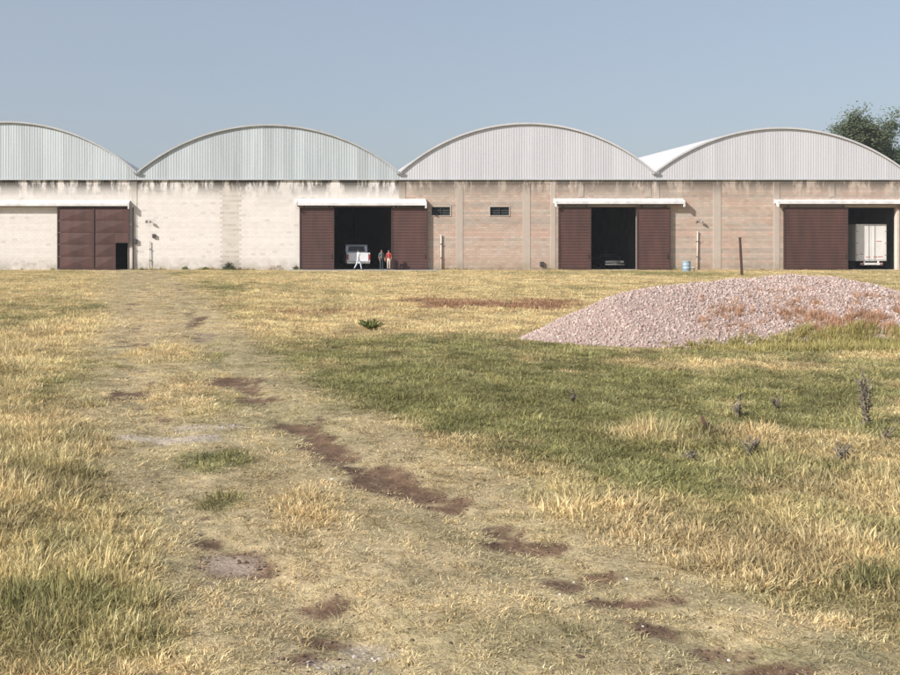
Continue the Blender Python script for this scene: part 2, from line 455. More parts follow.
def axis(lo, hi, c, d0, g):
    a = [c]; d = d0
    while a[-1] < hi: a.append(a[-1] + d); d = d0 + (a[-1] - c) * g
    b = [c]; d = d0
    while b[-1] > lo: b.append(b[-1] - d); d = d0 + (c - b[-1]) * g
    return np.array(sorted(set(b[1:] + a)))
gx = axis(-3000, 3000, .8, .045, .0135)
gy = axis(-300, 4000, 4.0, .045, .0125)
XX, YY = np.meshgrid(gx, gy)
xf, yf = XX.ravel(), YY.ravel()
fld = field(xf, yf)
zf = gz(xf, yf)
nx, ny = len(gx), len(gy)
idx = np.arange(nx * ny).reshape(ny, nx)
quads = np.stack([idx[:-1, :-1], idx[:-1, 1:], idx[1:, 1:], idx[1:, :-1]], -1).reshape(-1, 4)

def sheet(name, V, Q, cols, mat):
    me = bpy.data.meshes.new(name)
    me.vertices.add(len(V)); me.vertices.foreach_set('co', V.astype(np.float32).ravel())
    me.loops.add(len(Q) * 4); me.loops.foreach_set('vertex_index', Q.astype(np.int32).ravel())
    me.polygons.add(len(Q)); me.polygons.foreach_set('loop_start', np.arange(0, len(Q) * 4, 4, dtype=np.int32))
    me.polygons.foreach_set('loop_total', np.full(len(Q), 4, dtype=np.int32))
    me.update(calc_edges=True); me.validate()
    me.polygons.foreach_set('use_smooth', np.ones(len(me.polygons), dtype=bool))
    a = me.attributes.new('gcol', 'FLOAT_COLOR', 'POINT')
    a.data.foreach_set('color', np.concatenate([cols, np.ones((len(cols), 1))], 1).astype(np.float32).ravel())
    me.materials.append(mat)
    o = bpy.data.objects.new(name, me); COL.objects.link(o)
    return o
V = np.stack([xf, yf, zf], 1)
ground = tag(sheet('ground', V, quads, fld['under'], M['ground']), 'open field of dry and green grass before the warehouses', 'ground', kind='structure')
# the worn track is its own thin sheet just above the field
onroad = (fld['road'] > .5) & (yf > 1.0) & (yf < 78)
qk = onroad[quads].all(1)
Q2 = quads[qk]; used, inv = np.unique(Q2, return_inverse=True)
V2 = V[used].copy(); V2[:, 2] += .004
tag(sheet('dirt_track', V2, inv.reshape(-1, 4), fld['under'][used], M['ground']), 'worn two-rut farm track with bare earth patches', 'track', kind='structure')

# ------------------------------------------------------------------ the four arched warehouses
Y0 = 80.0
ZW = FZ(180)        # top of masonry
ZS = FZ(172.5)      # springing of the arch
DEPTH = 46.0
TH = .25
rng = np.random.default_rng(5)

def wall_with_holes(name, x0, x1, z0, z1, holes, mat, root, org, y0=Y0, th=TH):
    xs = sorted({x0, x1, *[v for h in holes for v in h[:2] if x0 < v < x1]})
    zs = sorted({z0, z1, *[v for h in holes for v in h[2:] if z0 < v < z1]})
    def solid(i, j):
        if i < 0 or j < 0 or i >= len(xs) - 1 or j >= len(zs) - 1: return False
        cx, cz = (xs[i] + xs[i+1]) / 2, (zs[j] + zs[j+1]) / 2
        return not any(h[0] < cx < h[1] and h[2] < cz < h[3] for h in holes)
    bm = bmesh.new()
    def q(*p): bm.faces.new([bm.verts.new(v) for v in p])
    a, b = y0, y0 + th
    for i in range(len(xs) - 1):
        for j in range(len(zs) - 1):
            if not solid(i, j): continue
            X0, X1, Z0, Z1 = xs[i], xs[i+1], zs[j], zs[j+1]
            q((X0,a,Z0),(X1,a,Z0),(X1,a,Z1),(X0,a,Z1)); q((X0,b,Z0),(X0,b,Z1),(X1,b,Z1),(X1,b,Z0))
            if not solid(i-1, j): q((X0,a,Z0),(X0,a,Z1),(X0,b,Z1),(X0,b,Z0))
            if not solid(i+1, j): q((X1,a,Z0),(X1,b,Z0),(X1,b,Z1),(X1,a,Z1))
            if not solid(i, j-1): q((X0,a,Z0),(X0,b,Z0),(X1,b,Z0),(X1,a,Z0))
            if not solid(i, j+1): q((X0,a,Z1),(X1,a,Z1),(X1,b,Z1),(X0,b,Z1))
    bmesh.ops.remove_doubles(bm, verts=bm.verts, dist=1e-5)
    return obj(name, bm, mat, root, org)

def blocks(x0, x1, z0, z1, holes, colour, mat, parent, org, bw=.40, bh=.20, gap=.016):
    """every course of blocks as raised faces with recessed joints; one mesh, one colour per block"""
    Vv, Ff, Cc = [], [], []
    rows = int((z1 - z0) / bh)
    bh = (z1 - z0) / rows
    for r in range(rows):
        za, zb = z0 + r * bh + gap / 2, z0 + (r + 1) * bh - gap / 2
        x = x0 - (bw / 2 if r % 2 else 0)
        segs = []
        while x < x1:
            segs.append((max(x, x0) + gap / 2, min(x + bw, x1) - gap / 2)); x += bw
        for a, b in segs:
            parts = [(a, b)]
            for h in holes:
                if zb <= h[2] + .02 or za >= h[3] - .02: continue
                nxt = []
                for s, e in parts:
                    if e <= h[0] or s >= h[1]: nxt.append((s, e)); continue
                    if s < h[0]: nxt.append((s, h[0]))
                    if e > h[1]: nxt.append((h[1], e))
                parts = nxt
            for s, e in parts:
                if e - s < .05: continue
                p = (.003 if mat is M['white_block'] else .007) + .005 * rng.random()
                k = len(Vv); yb, yf_ = Y0 + .001, Y0 - p
                c = .006
                Vv += [(s,yb,za),(e,yb,za),(e,yb,zb),(s,yb,zb),(s+c,yf_,za+c),(e-c,yf_,za+c),(e-c,yf_,zb-c),(s+c,yf_,zb-c)]
                Ff += [(k+4,k+5,k+6,k+7),(k,k+1,k+5,k+4),(k+1,k+2,k+6,k+5),(k+2,k+3,k+7,k+6),(k+3,k,k+4,k+7)]
                Cc += [colour((s + e) / 2, (za + zb) / 2, r)] * 5
    o = pyobj('block_courses', Vv, Ff, mat, parent, org)
    at = o.data.attributes.new('blk', 'FLOAT_COLOR', 'FACE')
    at.data.foreach_set('color', np.concatenate([np.array(Cc), np.ones((len(Cc), 1))], 1).astype(np.float32).ravel())
    o['kind'] = 'stuff'
    return o

rowtone = rng.random((5, 80))
def col_white(b):
    def f(x, z, r):
        v = 1 + (rng.random() - .5) * .05 + (rowtone[b, r] - .5) * .06
        c = np.array((.70, .665, .635)) * v
        px = VX + x * F / Y0; py = VY - (z - EYE) * F / Y0
        if b == 0 and px < 58 and py > 205: c = c * .97 + .01
        if 222 < px < 240:                       # worn strip where paint has come off
            k = .35 + .4 * rng.random() * (rowtone[b, r] > .4)
            c = c * (1 - k) + np.array((.42, .36, .30)) * k
        if 258 < px < 300 and py < 206: c = c * .92
        if rng.random() < .03: c = c * .86
        return tuple(np.clip(c, 0, .84))
    return f
def col_clay(b):
    A, B, C = np.array((.50, .385, .315)), np.array((.44, .295, .24)), np.array((.45, .395, .345))
    def f(x, z, r):
        t = rowtone[b, r]; u = rng.random()
        n = float(fbm(np.array([x * .5]), np.array([z * .9]), 77)[0])
        c = A
        if t > .72: c = .35 * A + .65 * B
        elif t < .22: c = .4 * A + .6 * C
        if n > .56: c = .5 * c + .5 * C
        if n < .42: c = .6 * c + .4 * B
        if u < .10: c = .5 * c + .5 * B
        if z > 6.6: c = .55 * c + .45 * C
        return tuple(np.clip(c * (1 + (rng.random() - .5) * .16 + (t - .5) * .34), 0, .7))
    return f

def ribs(x0, x1, pitch=.22, depth=.028):
    """trapezoid profile of a ribbed sheet: list of (x, offset)"""
    out = []; n = max(1, round((x1 - x0) / pitch)); p = (x1 - x0) / n
    for i in range(n):
        s = x0 + i * p
        out += [(s, 0), (s + p * .45, 0), (s + p * .58, depth), (s + p * .87, depth)]
    out.append((x1, 0))
    return out

def hood(root, org, x0, x1, zt, zb, out_=.62, thin=False):
    """sloping ribbed sheet over the sliding-door rail, with lip and end brackets"""
    pr = ribs(x0, x1, .5, .012)
    Vv, Ff = [], []
    for x, d in pr:
        Vv += [(x, Y0 - .02, zt + d), (x, Y0 - out_, zb + .22 + d), (x, Y0 - out_ - .01, zb + .02),
               (x, Y0 - out_ + .015, zb + .02), (x, Y0 - out_ + .02, zb + .195 + d), (x, Y0 - .02, zt - .03 + d)]
    for i in range(len(pr) - 1):
        a, b = i * 6, i * 6 + 6
        for k in range(6):
            Ff.append((a + k, b + k, b + (k + 1) % 6, a + (k + 1) % 6))
    h = pyobj('door_hood', Vv, Ff, M['hood'], root, org)
    for xe in (x0 - .03, x1 + .03):
        bm = bmesh.new()
        prism(bm, [(Y0 - .02, zt + .02), (Y0 - out_ - .03, zb + .27), (Y0 - out_ - .03, zb - .22), (Y0 - out_ + .1, zb - .22), (Y0 - .3, zb + .1), (Y0 - .02, zb + .1)], xe - .06, xe + .06)
        obj('bracket', bm, M['hood'], h, org)
    bm = bmesh.new()
    box(bm, x0 + .05, x1 - .05, Y0 - .30, Y0 - .20, zb - .02, zb + .14)
    obj('rail', bm, M['dark_steel'], h, org)
    return h

def leaf(root, org, x0, x1, z0, z1, y=Y0 - .27):
    """sliding leaf: horizontally ribbed sheet in a steel frame, hung on wheels"""
    pr = ribs(z0 + .06, z1 - .06, .24, .014)
    Vv, Ff = [], []
    for z, d in pr:
        Vv += [(x0 + .05, y - d, z), (x1 - .05, y - d, z), (x1 - .05, y + .05, z), (x0 + .05, y + .05, z)]
    for i in range(len(pr) - 1):
        a, b = i * 4, i * 4 + 4
        for k in range(4): Ff.append((a + k, a + (k + 1) % 4, b + (k + 1) % 4, b + k))
    L = pyobj('door_leaf', Vv, Ff, M['door'], root, org)
    bm = bmesh.new()
    for a, b, c, d in ((x0, x0 + .1, z0, z1), (x1 - .1, x1, z0, z1), (x0 + .1, x1 - .1, z0, z0 + .1), (x0 + .1, x1 - .1, z1 - .1, z1)):
        box(bm, a, b, y - .045, y + .06, c, d)
    obj('frame', bm, M['door_dark'], L, org)
    for xx in (x0 + .4, x1 - .4):
        bm = bmesh.new(); box(bm, xx - .05, xx + .05, y - .02, y + .02, z1, z1 + .16)
        obj('hanger', bm, M['dark_steel'], L, org)
    bm = bmesh.new(); xh = x1 - .25 if x0 + x1 > 0 else x0 + .25
    box(bm, xh - .02, xh + .02, y - .1, y - .06, 1.0, 1.35); box(bm, xh - .02, xh + .02, y - .062, y - .03, 1.0, 1.04); box(bm, xh - .02, xh + .02, y - .062, y - .03, 1.31, 1.35)
    obj('handle', bm, M['dark_steel'], L, org)
    return L

bays = [  # left px, right px, apex py, opening (l, r, top), white?
    dict(l=-125, r=137, a=122, hole=(60, 128, 207), white=True, label='white painted arched warehouse with closed brown folded-panel door and small dark wicket'),
    dict(l=137, r=399, a=125, hole=(332, 393, 206.5), white=True, label='white painted arched warehouse with white pickup standing between its open brown doors'),
    dict(l=399, r=654, a=123.5, hole=(588, 637, 207), white=False, label='bare clay-block arched warehouse with two dark slot windows'),
    dict(l=654, r=906, a=128, hole=(843, 896, 207.5), white=False, label='bare clay-block arched warehouse with a white box truck in its doorway'),
]
for bi, B in enumerate(bays):
    x0, x1 = FX(B['l']), FX(B['r'])
    xc = (x0 + x1) / 2; half = (x1 - x0) / 2
    rise = FZ(B['a']) - ZS
    RR = (half * half + rise * rise) / (2 * rise)
    arc = lambda x: ZS + math.sqrt(max(RR * RR - (x - xc) ** 2, 0)) - (RR - rise)
    org = (xc, Y0, 0)
    root = empty('warehouse', org, B['label'], 'warehouse', 'arched warehouses in a row')
    hl, hr, ht = B['hole']
    holes = [(FX(hl), FX(hr), -.1, FZ(ht))]
    slots = []
    if bi == 2:
        slots = [(FX(431.5), FX(450), FZ(215.5), FZ(207)), (FX(490), FX(509), FZ(215.5), FZ(207))]
        holes += slots
    w = wall_with_holes('wall', x0, x1 - .003, -.2, ZW, holes, M['white_mortar' if B['white'] else 'brick_mortar'], root, org)
    blocks(x0, x1, 0, ZW - .02, [(h[0], h[1], h[2], h[3]) for h in holes], col_white(bi) if B['white'] else col_clay(bi), M['white_block' if B['white'] else 'brick'], w, org, gap=.010 if B['white'] else .016)
    # pilasters and corner columns of concrete
    pil = {0: [(134, 6)], 1: [], 2: [(402.5, 6), (459.5, 7), (526.5, 7.5), (553, 5)], 3: [(657, 5), (717, 8), (776.5, 6)]}[bi]
    for pc, pw in pil:
        if bi == 3 and pc == 657: pc = 656.8
        bm = bmesh.new(); a, b = FX(pc - pw / 2), FX(pc + pw / 2)
        box(bm, a, b, Y0 - .035, Y0 + .1, 0, ZW - .035)
        obj('pilaster', bm, M['pilaster_white' if B['white'] else 'pilaster'], root, org, bevel=.012)
    if not B['white']:
        bm = bmesh.new(); box(bm, x0 + .01, x1 - .01, Y0 - .03, Y0 + .1, ZW - .28, ZW - .012)
        obj('ring_beam', bm, M['pilaster'], root, org)
        for pc, pw in ({2: [(581, 5), (648, 6)], 3: [(832, 5)]}[bi]):
            bm = bmesh.new(); box(bm, FX(pc - pw / 2), FX(pc + pw / 2), Y0 - .045, Y0 + .1, FZ(197), ZW - .29)
            obj('pilaster', bm, M['pilaster'], root, org, bevel=.012)
    for s in slots:
        wf = bmesh.new(); t = .07
        for a, b, c, d in ((s[0] - t, s[0], s[2] - t, s[3] + t), (s[1], s[1] + t, s[2] - t, s[3] + t), (s[0], s[1], s[3], s[3] + t), (s[0], s[1], s[2] - t, s[2])):
            box(wf, a, b, Y0 - .05, Y0 + .12, c, d)
        wi = obj('window', wf, M['pilaster'], root, org)
        for k in range(4):
            bm = bmesh.new(); zz = s[2] + .09 + k * .17
            prism(bm, [(Y0 + .06, zz - .05), (Y0 + .075, zz - .055), (Y0 + .14, zz + .06), (Y0 + .125, zz + .065)], s[0] + .01, s[1] - .01)
            obj('slat', bm, M['louvre'], wi, org)
        bm = bmesh.new(); box(bm, (s[0] + s[1]) / 2 - .03, (s[0] + s[1]) / 2 + .03, Y0 + .02, Y0 + .06, s[2] + .005, s[3] - .005)
        obj('mullion', bm, M['louvre'], wi, org)
    # gable of upright ribbed sheets
    bm = bmesh.new(); box(bm, x0 + .005, x1 - .005, Y0 - .16, Y0 + .05, ZW - .015, ZW + .07)
    gab = obj('gable_flashing', bm, M['trim_grey'], root, org)
    ns = 25; sw = (x1 - x0) / ns
    for i in range(ns):
        a, b = x0 + i * sw, x0 + (i + 1) * sw
        pr = ribs(a + .004, b + (.03 if i < ns - 1 else -.004), .235, .008)
        yy = Y0 - .06 - (.004 if i % 2 else 0)
        Vv, Ff = [], []
        for x, d in pr:
            Vv += [(x, yy - d, ZW + .072), (x, yy - d, arc(min(x, x1)) - .02)]
        for k in range(len(pr) - 1): Ff.append((2*k, 2*k+2, 2*k+3, 2*k+1))
        pyobj('gable_sheet', Vv, Ff, M['sheet_grey' if B['white'] else 'sheet_white'], gab, org)
    # backing so that no daylight comes through the gable
    bm = bmesh.new()
    pts = [(x0 + .01, ZW - .01), (x1 - .01, ZW - .01)] + [(xc + half * math.cos(math.pi * k / 24) * .998, arc(xc + half * math.cos(math.pi * k / 24)) - .05) for k in range(25)]
    prism(bm, pts, Y0 + .02, Y0 + .06, 'y')
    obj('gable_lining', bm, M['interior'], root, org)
    bm = bmesh.new()
    pts = [(x0 + .01, -.1), (x1 - .01, -.1)] + pts[2:]
    prism(bm, pts, Y0 + DEPTH - .3, Y0 + DEPTH - .05, 'y')
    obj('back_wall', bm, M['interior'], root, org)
    # barrel roof of arched ribbed panels
    segs = 40; pr = ribs(Y0 - .20, Y0 + DEPTH, .8, .045)
    Vv, Ff = [], []
    th0 = math.asin(half / RR)
    for y, d in pr:
        for k in range(segs + 1):
            t = -th0 + 2 * th0 * k / segs
            Vv.append((xc + (RR + d) * math.sin(t), y, ZS - (RR - rise) + (RR + d) * math.cos(t)))
    m1 = segs + 1
    for i in range(len(pr) - 1):
        for k in range(segs): Ff.append((i*m1 + k, i*m1 + k + 1, (i+1)*m1 + k + 1, (i+1)*m1 + k))
    rf = pyobj('roof', Vv, Ff, M['roof'], root, org)
    bm = bmesh.new()
    for k in range(48):
        t0, t1 = -th0 + 2 * th0 * k / 48, -th0 + 2 * th0 * (k + 1) / 48
        q = []
        for rr in (RR - .09, RR + .055):
            for t in (t0, t1):
                for y in (Y0 - .225, Y0 - .195):
                    q.append(bm.verts.new((xc + rr * math.sin(t), y, ZS - (RR - rise) + rr * math.cos(t))))
        for f in ((0, 2, 6, 4), (4, 6, 7, 5), (1, 5, 7, 3), (0, 1, 3, 2)): bm.faces.new([q[v] for v in f])
    obj('edge_trim', bm, M['trim_grey' if bi < 2 else 'trim_white'], rf, org)
    # valley gutter
    bm = bmesh.new()
    prism(bm, [(x1 - .32, ZS + .02), (x1 - .2, ZS - .16), (x1 + .2, ZS - .16), (x1 + .32, ZS + .02), (x1 + .30, ZS + .02), (x1 + .18, ZS - .14), (x1 - .18, ZS - .14), (x1 - .30, ZS + .02)], Y0 - .3, Y0 + DEPTH, 'y')
    obj('gutter', bm, M['trim_grey'], root, org)
    # side walls and floor
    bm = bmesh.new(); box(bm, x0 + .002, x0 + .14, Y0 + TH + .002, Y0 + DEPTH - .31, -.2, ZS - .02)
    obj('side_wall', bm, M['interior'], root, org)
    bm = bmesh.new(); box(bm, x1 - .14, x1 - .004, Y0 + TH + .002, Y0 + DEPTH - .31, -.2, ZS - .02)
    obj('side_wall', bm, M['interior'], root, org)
    bm = bmesh.new(); box(bm, x0 + .15, x1 - .15, Y0 + TH + .004, Y0 + DEPTH - .31, -.15, .03)
    if True:
        v = holes[0]; box(bm, v[0] + .005, v[1] - .005, Y0 - .1, Y0 + TH + .003, -.15, .028)
    obj('floor', bm, M['slab'], root, org)
    # sliding doors
    zt = FZ(207.5)
    if bi == 0:
        hood(root, org, FX(-110), FX(129), FZ(200.5), FZ(206.5), .5)
        a, b = FX(58), FX(130)
        wa, wb, wt = FX(116.3), FX(128.5), FZ(243)
        y = Y0 - .27
        bm = bmesh.new()
        mid = (a + b) / 2 + .02
        for u0, u1, c, d in ((a, a + .1, .04, zt), (b - .1, b, .04, zt), (a + .1, wa - .07, .04, .14), (a + .1, b - .1, zt - .1, zt), (mid - .06, mid + .06, .14, zt - .1),
                             (wa - .07, wa, .04, wt + .07), (wa, b - .1, wt, wt + .07)):
            box(bm, u0, u1, y - .06, y + .06, c, d)
        L = obj('door_leaf', bm, M['door_dark'], root, org)
        rows = 5; hgt = (zt - .24) / rows
        for c_, (u0, u1) in enumerate(((a + .1, mid - .06), (mid + .06, b - .1))):
            for r in range(rows):
                z0_, z1_ = .14 + r * hgt, .14 + (r + 1) * hgt
                e1 = u1
                if c_ == 1 and z0_ < wt: e1 = wa - .07
                if c_ == 1 and z0_ < wt < z1_ - .1 and False: continue
                bm = bmesh.new()
                k = [bm.verts.new(p) for p in ((u0, y, z0_ + .01), (e1, y, z0_ + .01), (e1, y, z1_ - .01), (u0, y, z1_ - .01))]
                m_ = bm.verts.new(((u0 + e1) / 2, y - .075, (z0_ + z1_) / 2))
                for q in range(4): bm.faces.new((k[q], k[(q + 1) % 4], m_))
                bm.faces.new(k[::-1])
                obj('panel', bm, M['door'], L, org)
                if c_ == 1 and z0_ < wt < z1_:
                    bm = bmesh.new(); box(bm, wa - .06, b - .11, y - .03, y + .03, wt + .072, z1_ - .01)
                    obj('panel', bm, M['door'], L, org)
        for xx in (a + .5, b - .5):
            bm = bmesh.new(); box(bm, xx - .05, xx + .05, y - .02, y + .02, zt, zt + .16)
            obj('hanger', bm, M['dark_steel'], L, org)
    elif bi == 1:
        hood(root, org, FX(296.5), FX(424.5), FZ(199), FZ(206), .62)
        leaf(root, org, FX(299.5), FX(334), .05, zt)
        leaf(root, org, FX(391), FX(427), .05, zt)
    elif bi == 2:
        hood(root, org, FX(554.5), FX(681), FZ(198.5), FZ(204.5), .62)
        leaf(root, org, FX(557.5), FX(590), .05, zt)
        leaf(root, org, FX(635.5), FX(669), .05, zt)
    else:
        hood(root, org, FX(775), FX(931), FZ(199.5), FZ(204.5), .62)
        leaf(root, org, FX(782), FX(846), .05, zt)
        leaf(root, org, FX(898.5), FX(929), .05, zt)
        bm = bmesh.new(); box(bm, FX(895.6), FX(898), Y0 - .2, Y0 + .1, 0, FZ(209))
        obj('door_jamb', bm, M['pale_pipe'], root, org)

# concrete apron by the pickup's door
bm = bmesh.new(); box(bm, FX(286), FX(434), 75.6, Y0 - .02, -.1, .035)
tag(obj('concrete_apron', bm, M['slab'], None, (0, 0, 0), .01), 'pale concrete apron before the door with the pickup', 'apron', kind='structure')

# ------------------------------------------------------------------ things fixed to or leaning on the walls
def pole(px, py0, name, label, cat, r=.05, lean=0.0, mat='pale_pipe', yoff=.12):
    x = FX(px); h = FZ(py0)
    bm = bmesh.new(); tube(bm, (0, 0, 0), (lean, yoff - .09, h), r, r, 10)
    t = empty(name, (x, Y0 - yoff, 0), label, cat)
    obj('pipe', bm, M[mat], t, smooth=True)
    bm = bmesh.new(); lathe(bm, [(r * 1.4, h - .05), (r * 1.4, h + .02), (r * .5, h + .05)], 10, (lean, yoff - .09))
    obj('cap', bm, M[mat], t)
    for zz in (h * .35, h * .75):
        bm = bmesh.new(); box(bm, lean * zz / h - r * 1.5, lean * zz / h + r * 1.5, -.05, yoff - .02, zz - .03, zz + .03)
        obj('strap', bm, M['dark_steel'], t)
    return t
pole(441, 235.5, 'standpipe', 'pale upright pipe on clay wall below the slot window', 'pipe', .055)
pole(696.5, 232, 'standpipe', 'pale upright pipe on clay wall behind the blue drum', 'pipe', .05, .06)
pole(150, 242, 'conduit', 'thin grey conduit rising up the white wall under a small meter box', 'conduit', .03, 0, 'trim_grey')
pole(130.8 + 2.4, 208, 'downpipe', 'brownish downpipe beside the closed folded-panel door', 'pipe', .04, 0, 'rust', .18)

def wall_lamp(px, py, label):
    t = empty('wall_lamp', (FX(px), Y0 - .01, FZ(py)), label, 'lamp')
    bm = bmesh.new(); box(bm, -.06, .06, -.05, 0, -.1, .1); obj('mount', bm, M['lamp_grey'], t, bevel=.01)
    bm = bmesh.new()
    pts = [(0, -.05, 0), (.1, -.12, .12), (.24, -.2, .14), (.36, -.26, .05)]
    for a, b in zip(pts, pts[1:]): tube(bm, a, b, .025, .025, 8)
    obj('arm', bm, M['lamp_grey'], t, smooth=True)
    bm = bmesh.new(); lathe(bm, [(.05, .09), (.07, .06), (.13, -.06), (.14, -.09)], 16, (.36, -.26)); obj('lamp_shade', bm, M['lamp_grey'], t, smooth=True)
    bm = bmesh.new(); bmesh.ops.create_uvsphere(bm, u_segments=10, v_segments=8, radius=.07, matrix=Matrix.Translation((.36, -.26, -.1))); obj('bulb', bm, M['white_plastic'], t, smooth=True)
wall_lamp(146, 221.5, 'small dark curved wall lamp on white wall above the meter box')
wall_lamp(696, 221.5, 'small dark curved wall lamp on clay wall above the pale pipe')
def wall_box(name, px, py, w, h, label, cat):
    t = empty(name, (FX(px), Y0 - .015, FZ(py)), label, cat)
    bm = bmesh.new(); box(bm, -w, w, -.16, 0, -h, h); obj('case', bm, M['louvre'], t, bevel=.015)
    bm = bmesh.new(); box(bm, -w * .8, w * .8, -.18, -.161, -h * .8, h * .8); obj('lid', bm, M['dark_steel'], t, bevel=.008)
    bm = bmesh.new(); tube(bm, (w * .5, -.2, 0), (w * .5, -.18, 0), .02); obj('latch', bm, M['chrome'], t)
wall_box('meter_box', 154, 236, .13, .16, 'small dark meter box mounted high on the white wall', 'meter box')
wall_box('switch_box', 135.5, 241.5, .16, .2, 'dark switch box on the white column beside the closed door', 'switch box')
wall_box('tap_box', 541.5, 264, .15, .19, 'small dark box low on the clay wall beside the brown door', 'box')

# drum and bucket
dx, dy = P(686.5, 272)
t = empty('drum', (dx, dy, 0), 'dented pale blue drum standing by the clay wall', 'drum')
bm = bmesh.new(); lathe(bm, [(.27, 0), (.29, .03), (.285, .26), (.305, .28), (.285, .30), (.285, .52), (.305, .54), (.285, .56), (.285, .78), (.30, .80), (.30, .83), (.26, .83), (.255, .80)], 24); obj('barrel', bm, M['blue_drum'], t, smooth=True)
bm = bmesh.new(); lathe(bm, [(.04, .80), (.04, .835), (.02, .84)], 10, (.12, -.05)); obj('bung', bm, M['dark_steel'], t)
t = empty('bucket', (dx + .42, dy - .2, 0), 'small white bucket next to the pale blue drum', 'bucket')
bm = bmesh.new(); lathe(bm, [(.11, 0), (.15, .34), (.165, .34), (.165, .37), (.145, .37), (.105, .04)], 18); obj('pail', bm, M['white_plastic'], t, smooth=True)
bm = bmesh.new()
for k in range(8):
    a0, a1 = math.pi * k / 8, math.pi * (k + 1) / 8
    tube(bm, (.16 * math.cos(a0), -.1 * math.sin(a0), .35 - .13 * math.sin(a0)), (.16 * math.cos(a1), -.1 * math.sin(a1), .35 - .13 * math.sin(a1)), .006, .006, 6)
obj('handle', bm, M['dark_steel'], t)

# leaning post
px_, py_ = P(742, 276)
t = empty('post', (px_, py_, 0), 'lone rusty brown post standing in grass behind the gravel pile', 'post')
bm = bmesh.new()
prev = None
for k in range(7):
    z = -.3 + 2.75 * k / 6; s = .065 - .010 * k / 6
    ring = [bm.verts.new((-.055 * z + sx * s * (1 + .08 * math.sin(k * 2.1)), sy * s, z)) for sx, sy in ((-1, -1), (1, -1), (1, 1), (-1, 1))]
    if prev:
        for q in range(4): bm.faces.new((prev[q], prev[(q + 1) % 4], ring[(q + 1) % 4], ring[q]))
    prev = ring
bm.faces.new(prev)
obj('shaft', bm, M['rust'], t)
bm = bmesh.new(); box(bm, -.20, -.06, -.07, .07, 2.42, 2.47); obj('cap_plate', bm, M['rust'], t, bevel=.008)

# stack of spare blocks at the wall
sx0, sy0 = FX(268), Y0 - .7
for k, (ox, oz, rz) in enumerate(((0, 0, .1), (.46, 0, -.06), (.93, 0, .04), (.2, .2, -.1), (.72, .2, .15))):
    t = empty('spare_block', (sx0 + ox, sy0 + random.uniform(-.05, .05), oz), ('loose weathered block lying on top of the small heap at the white wall' if oz else 'loose weathered block on the ground in the small heap at the white wall'), 'block', 'loose blocks at the white wall', rz)
    bm = bmesh.new()
    for a, b, c, d in ((0, .40, -.09, -.06), (0, .40, .06, .09), (0, .03, -.06, .06), (.185, .215, -.06, .06), (.37, .40, -.06, .06)): box(bm, a, b, c, d, 0, .195)
    obj('block_shell', bm, M['pilaster'], t)

# ------------------------------------------------------------------ vehicles
def wheel(root, x, y, r, w):
    bm = bmesh.new(); n = 28
    prof = [(r * .62, -w/2), (r * .92, -w/2), (r, -w * .3), (r, w * .3), (r * .92, w/2), (r * .62, w/2)]
    rings = [[bm.verts.new((x + b, y + a * math.cos(2*math.pi*i/n), r + a * math.sin(2*math.pi*i/n))) for i in range(n)] for a, b in prof]
    for A, Bq in zip(rings, rings[1:] + rings[:1]):
        for i in range(n): bm.faces.new((A[i], A[(i+1) % n], Bq[(i+1) % n], Bq[i]))
    ty = obj('wheel', bm, M['rubber'], root, smooth=True)
    bm = bmesh.new()
    tube(bm, (x - w * .35, y, r), (x + w * .35, y, r), r * .62, r * .62, 20)
    for s in (-1, 1): tube(bm, (x + s * w * .35, y, r), (x + s * w * .46, y, r), r * .2, r * .16, 12)
    obj('rim', bm, M['rim'], ty)

def plate(root, x, y, z, s, mat='white_plastic'):
    bm = bmesh.new(); box(bm, x - .15, x + .15, min(y, y + s * .015), max(y, y + s * .015), z, z + .15); return obj('number_plate', bm, M[mat], root)

# white pickup, tail towards the field
pyY = 80.9
pX = (358.5 - VX) * pyY / F
t = empty('pickup_truck', (pX, pyY, .03), 'white pickup truck parked tail-out just inside the open doors', 'pickup truck')
W = 1.0
bm = bmesh.new()   # load bed
prism(bm, [(0.02, .62), (0.02, 1.42), (2.0, 1.42), (2.0, .52), (1.62, .52), (1.52, .85), (1.25, .98), (.98, .85), (.88, .52), (.3, .52)], -W, W)
obj('bed', bm, M['white_paint'], t, bevel=.03)
bm = bmesh.new(); box(bm, -W + .16, W - .16, -.035, .0, .70, 1.40)
tg = obj('tailgate', bm, M['white_paint'], t, bevel=.015)
bm = bmesh.new(); box(bm, -.12, .12, -.06, -.036, 1.22, 1.29); obj('handle', bm, M['dark_steel'], tg, bevel=.006)
bm = bmesh.new(); prism(bm, [(2.02, .5), (2.02, 1.45), (2.14, 2.02), (2.4, 2.14), (3.5, 2.14), (4.25, 1.52), (5.3, 1.36), (5.42, .95), (5.40, .5), (5.0, .5), (4.9, .85), (4.6, .98), (4.3, .85), (4.2, .5)], -W + .04, W - .04)
cabv = obj('cab', bm, M['white_paint'], t, bevel=.05)
bm = bmesh.new(); prism(bm, [(-.74, 1.53), (.74, 1.53), (.66, 1.98), (-.66, 1.98)], 2.0, 2.01, 'y')
for v in bm.verts: v.co.y = 2.015 + (v.co.z - 1.45) * .21 - (.014 if v.co.y < 2.005 else 0)
obj('rear_window', bm, M['glass'], cabv)
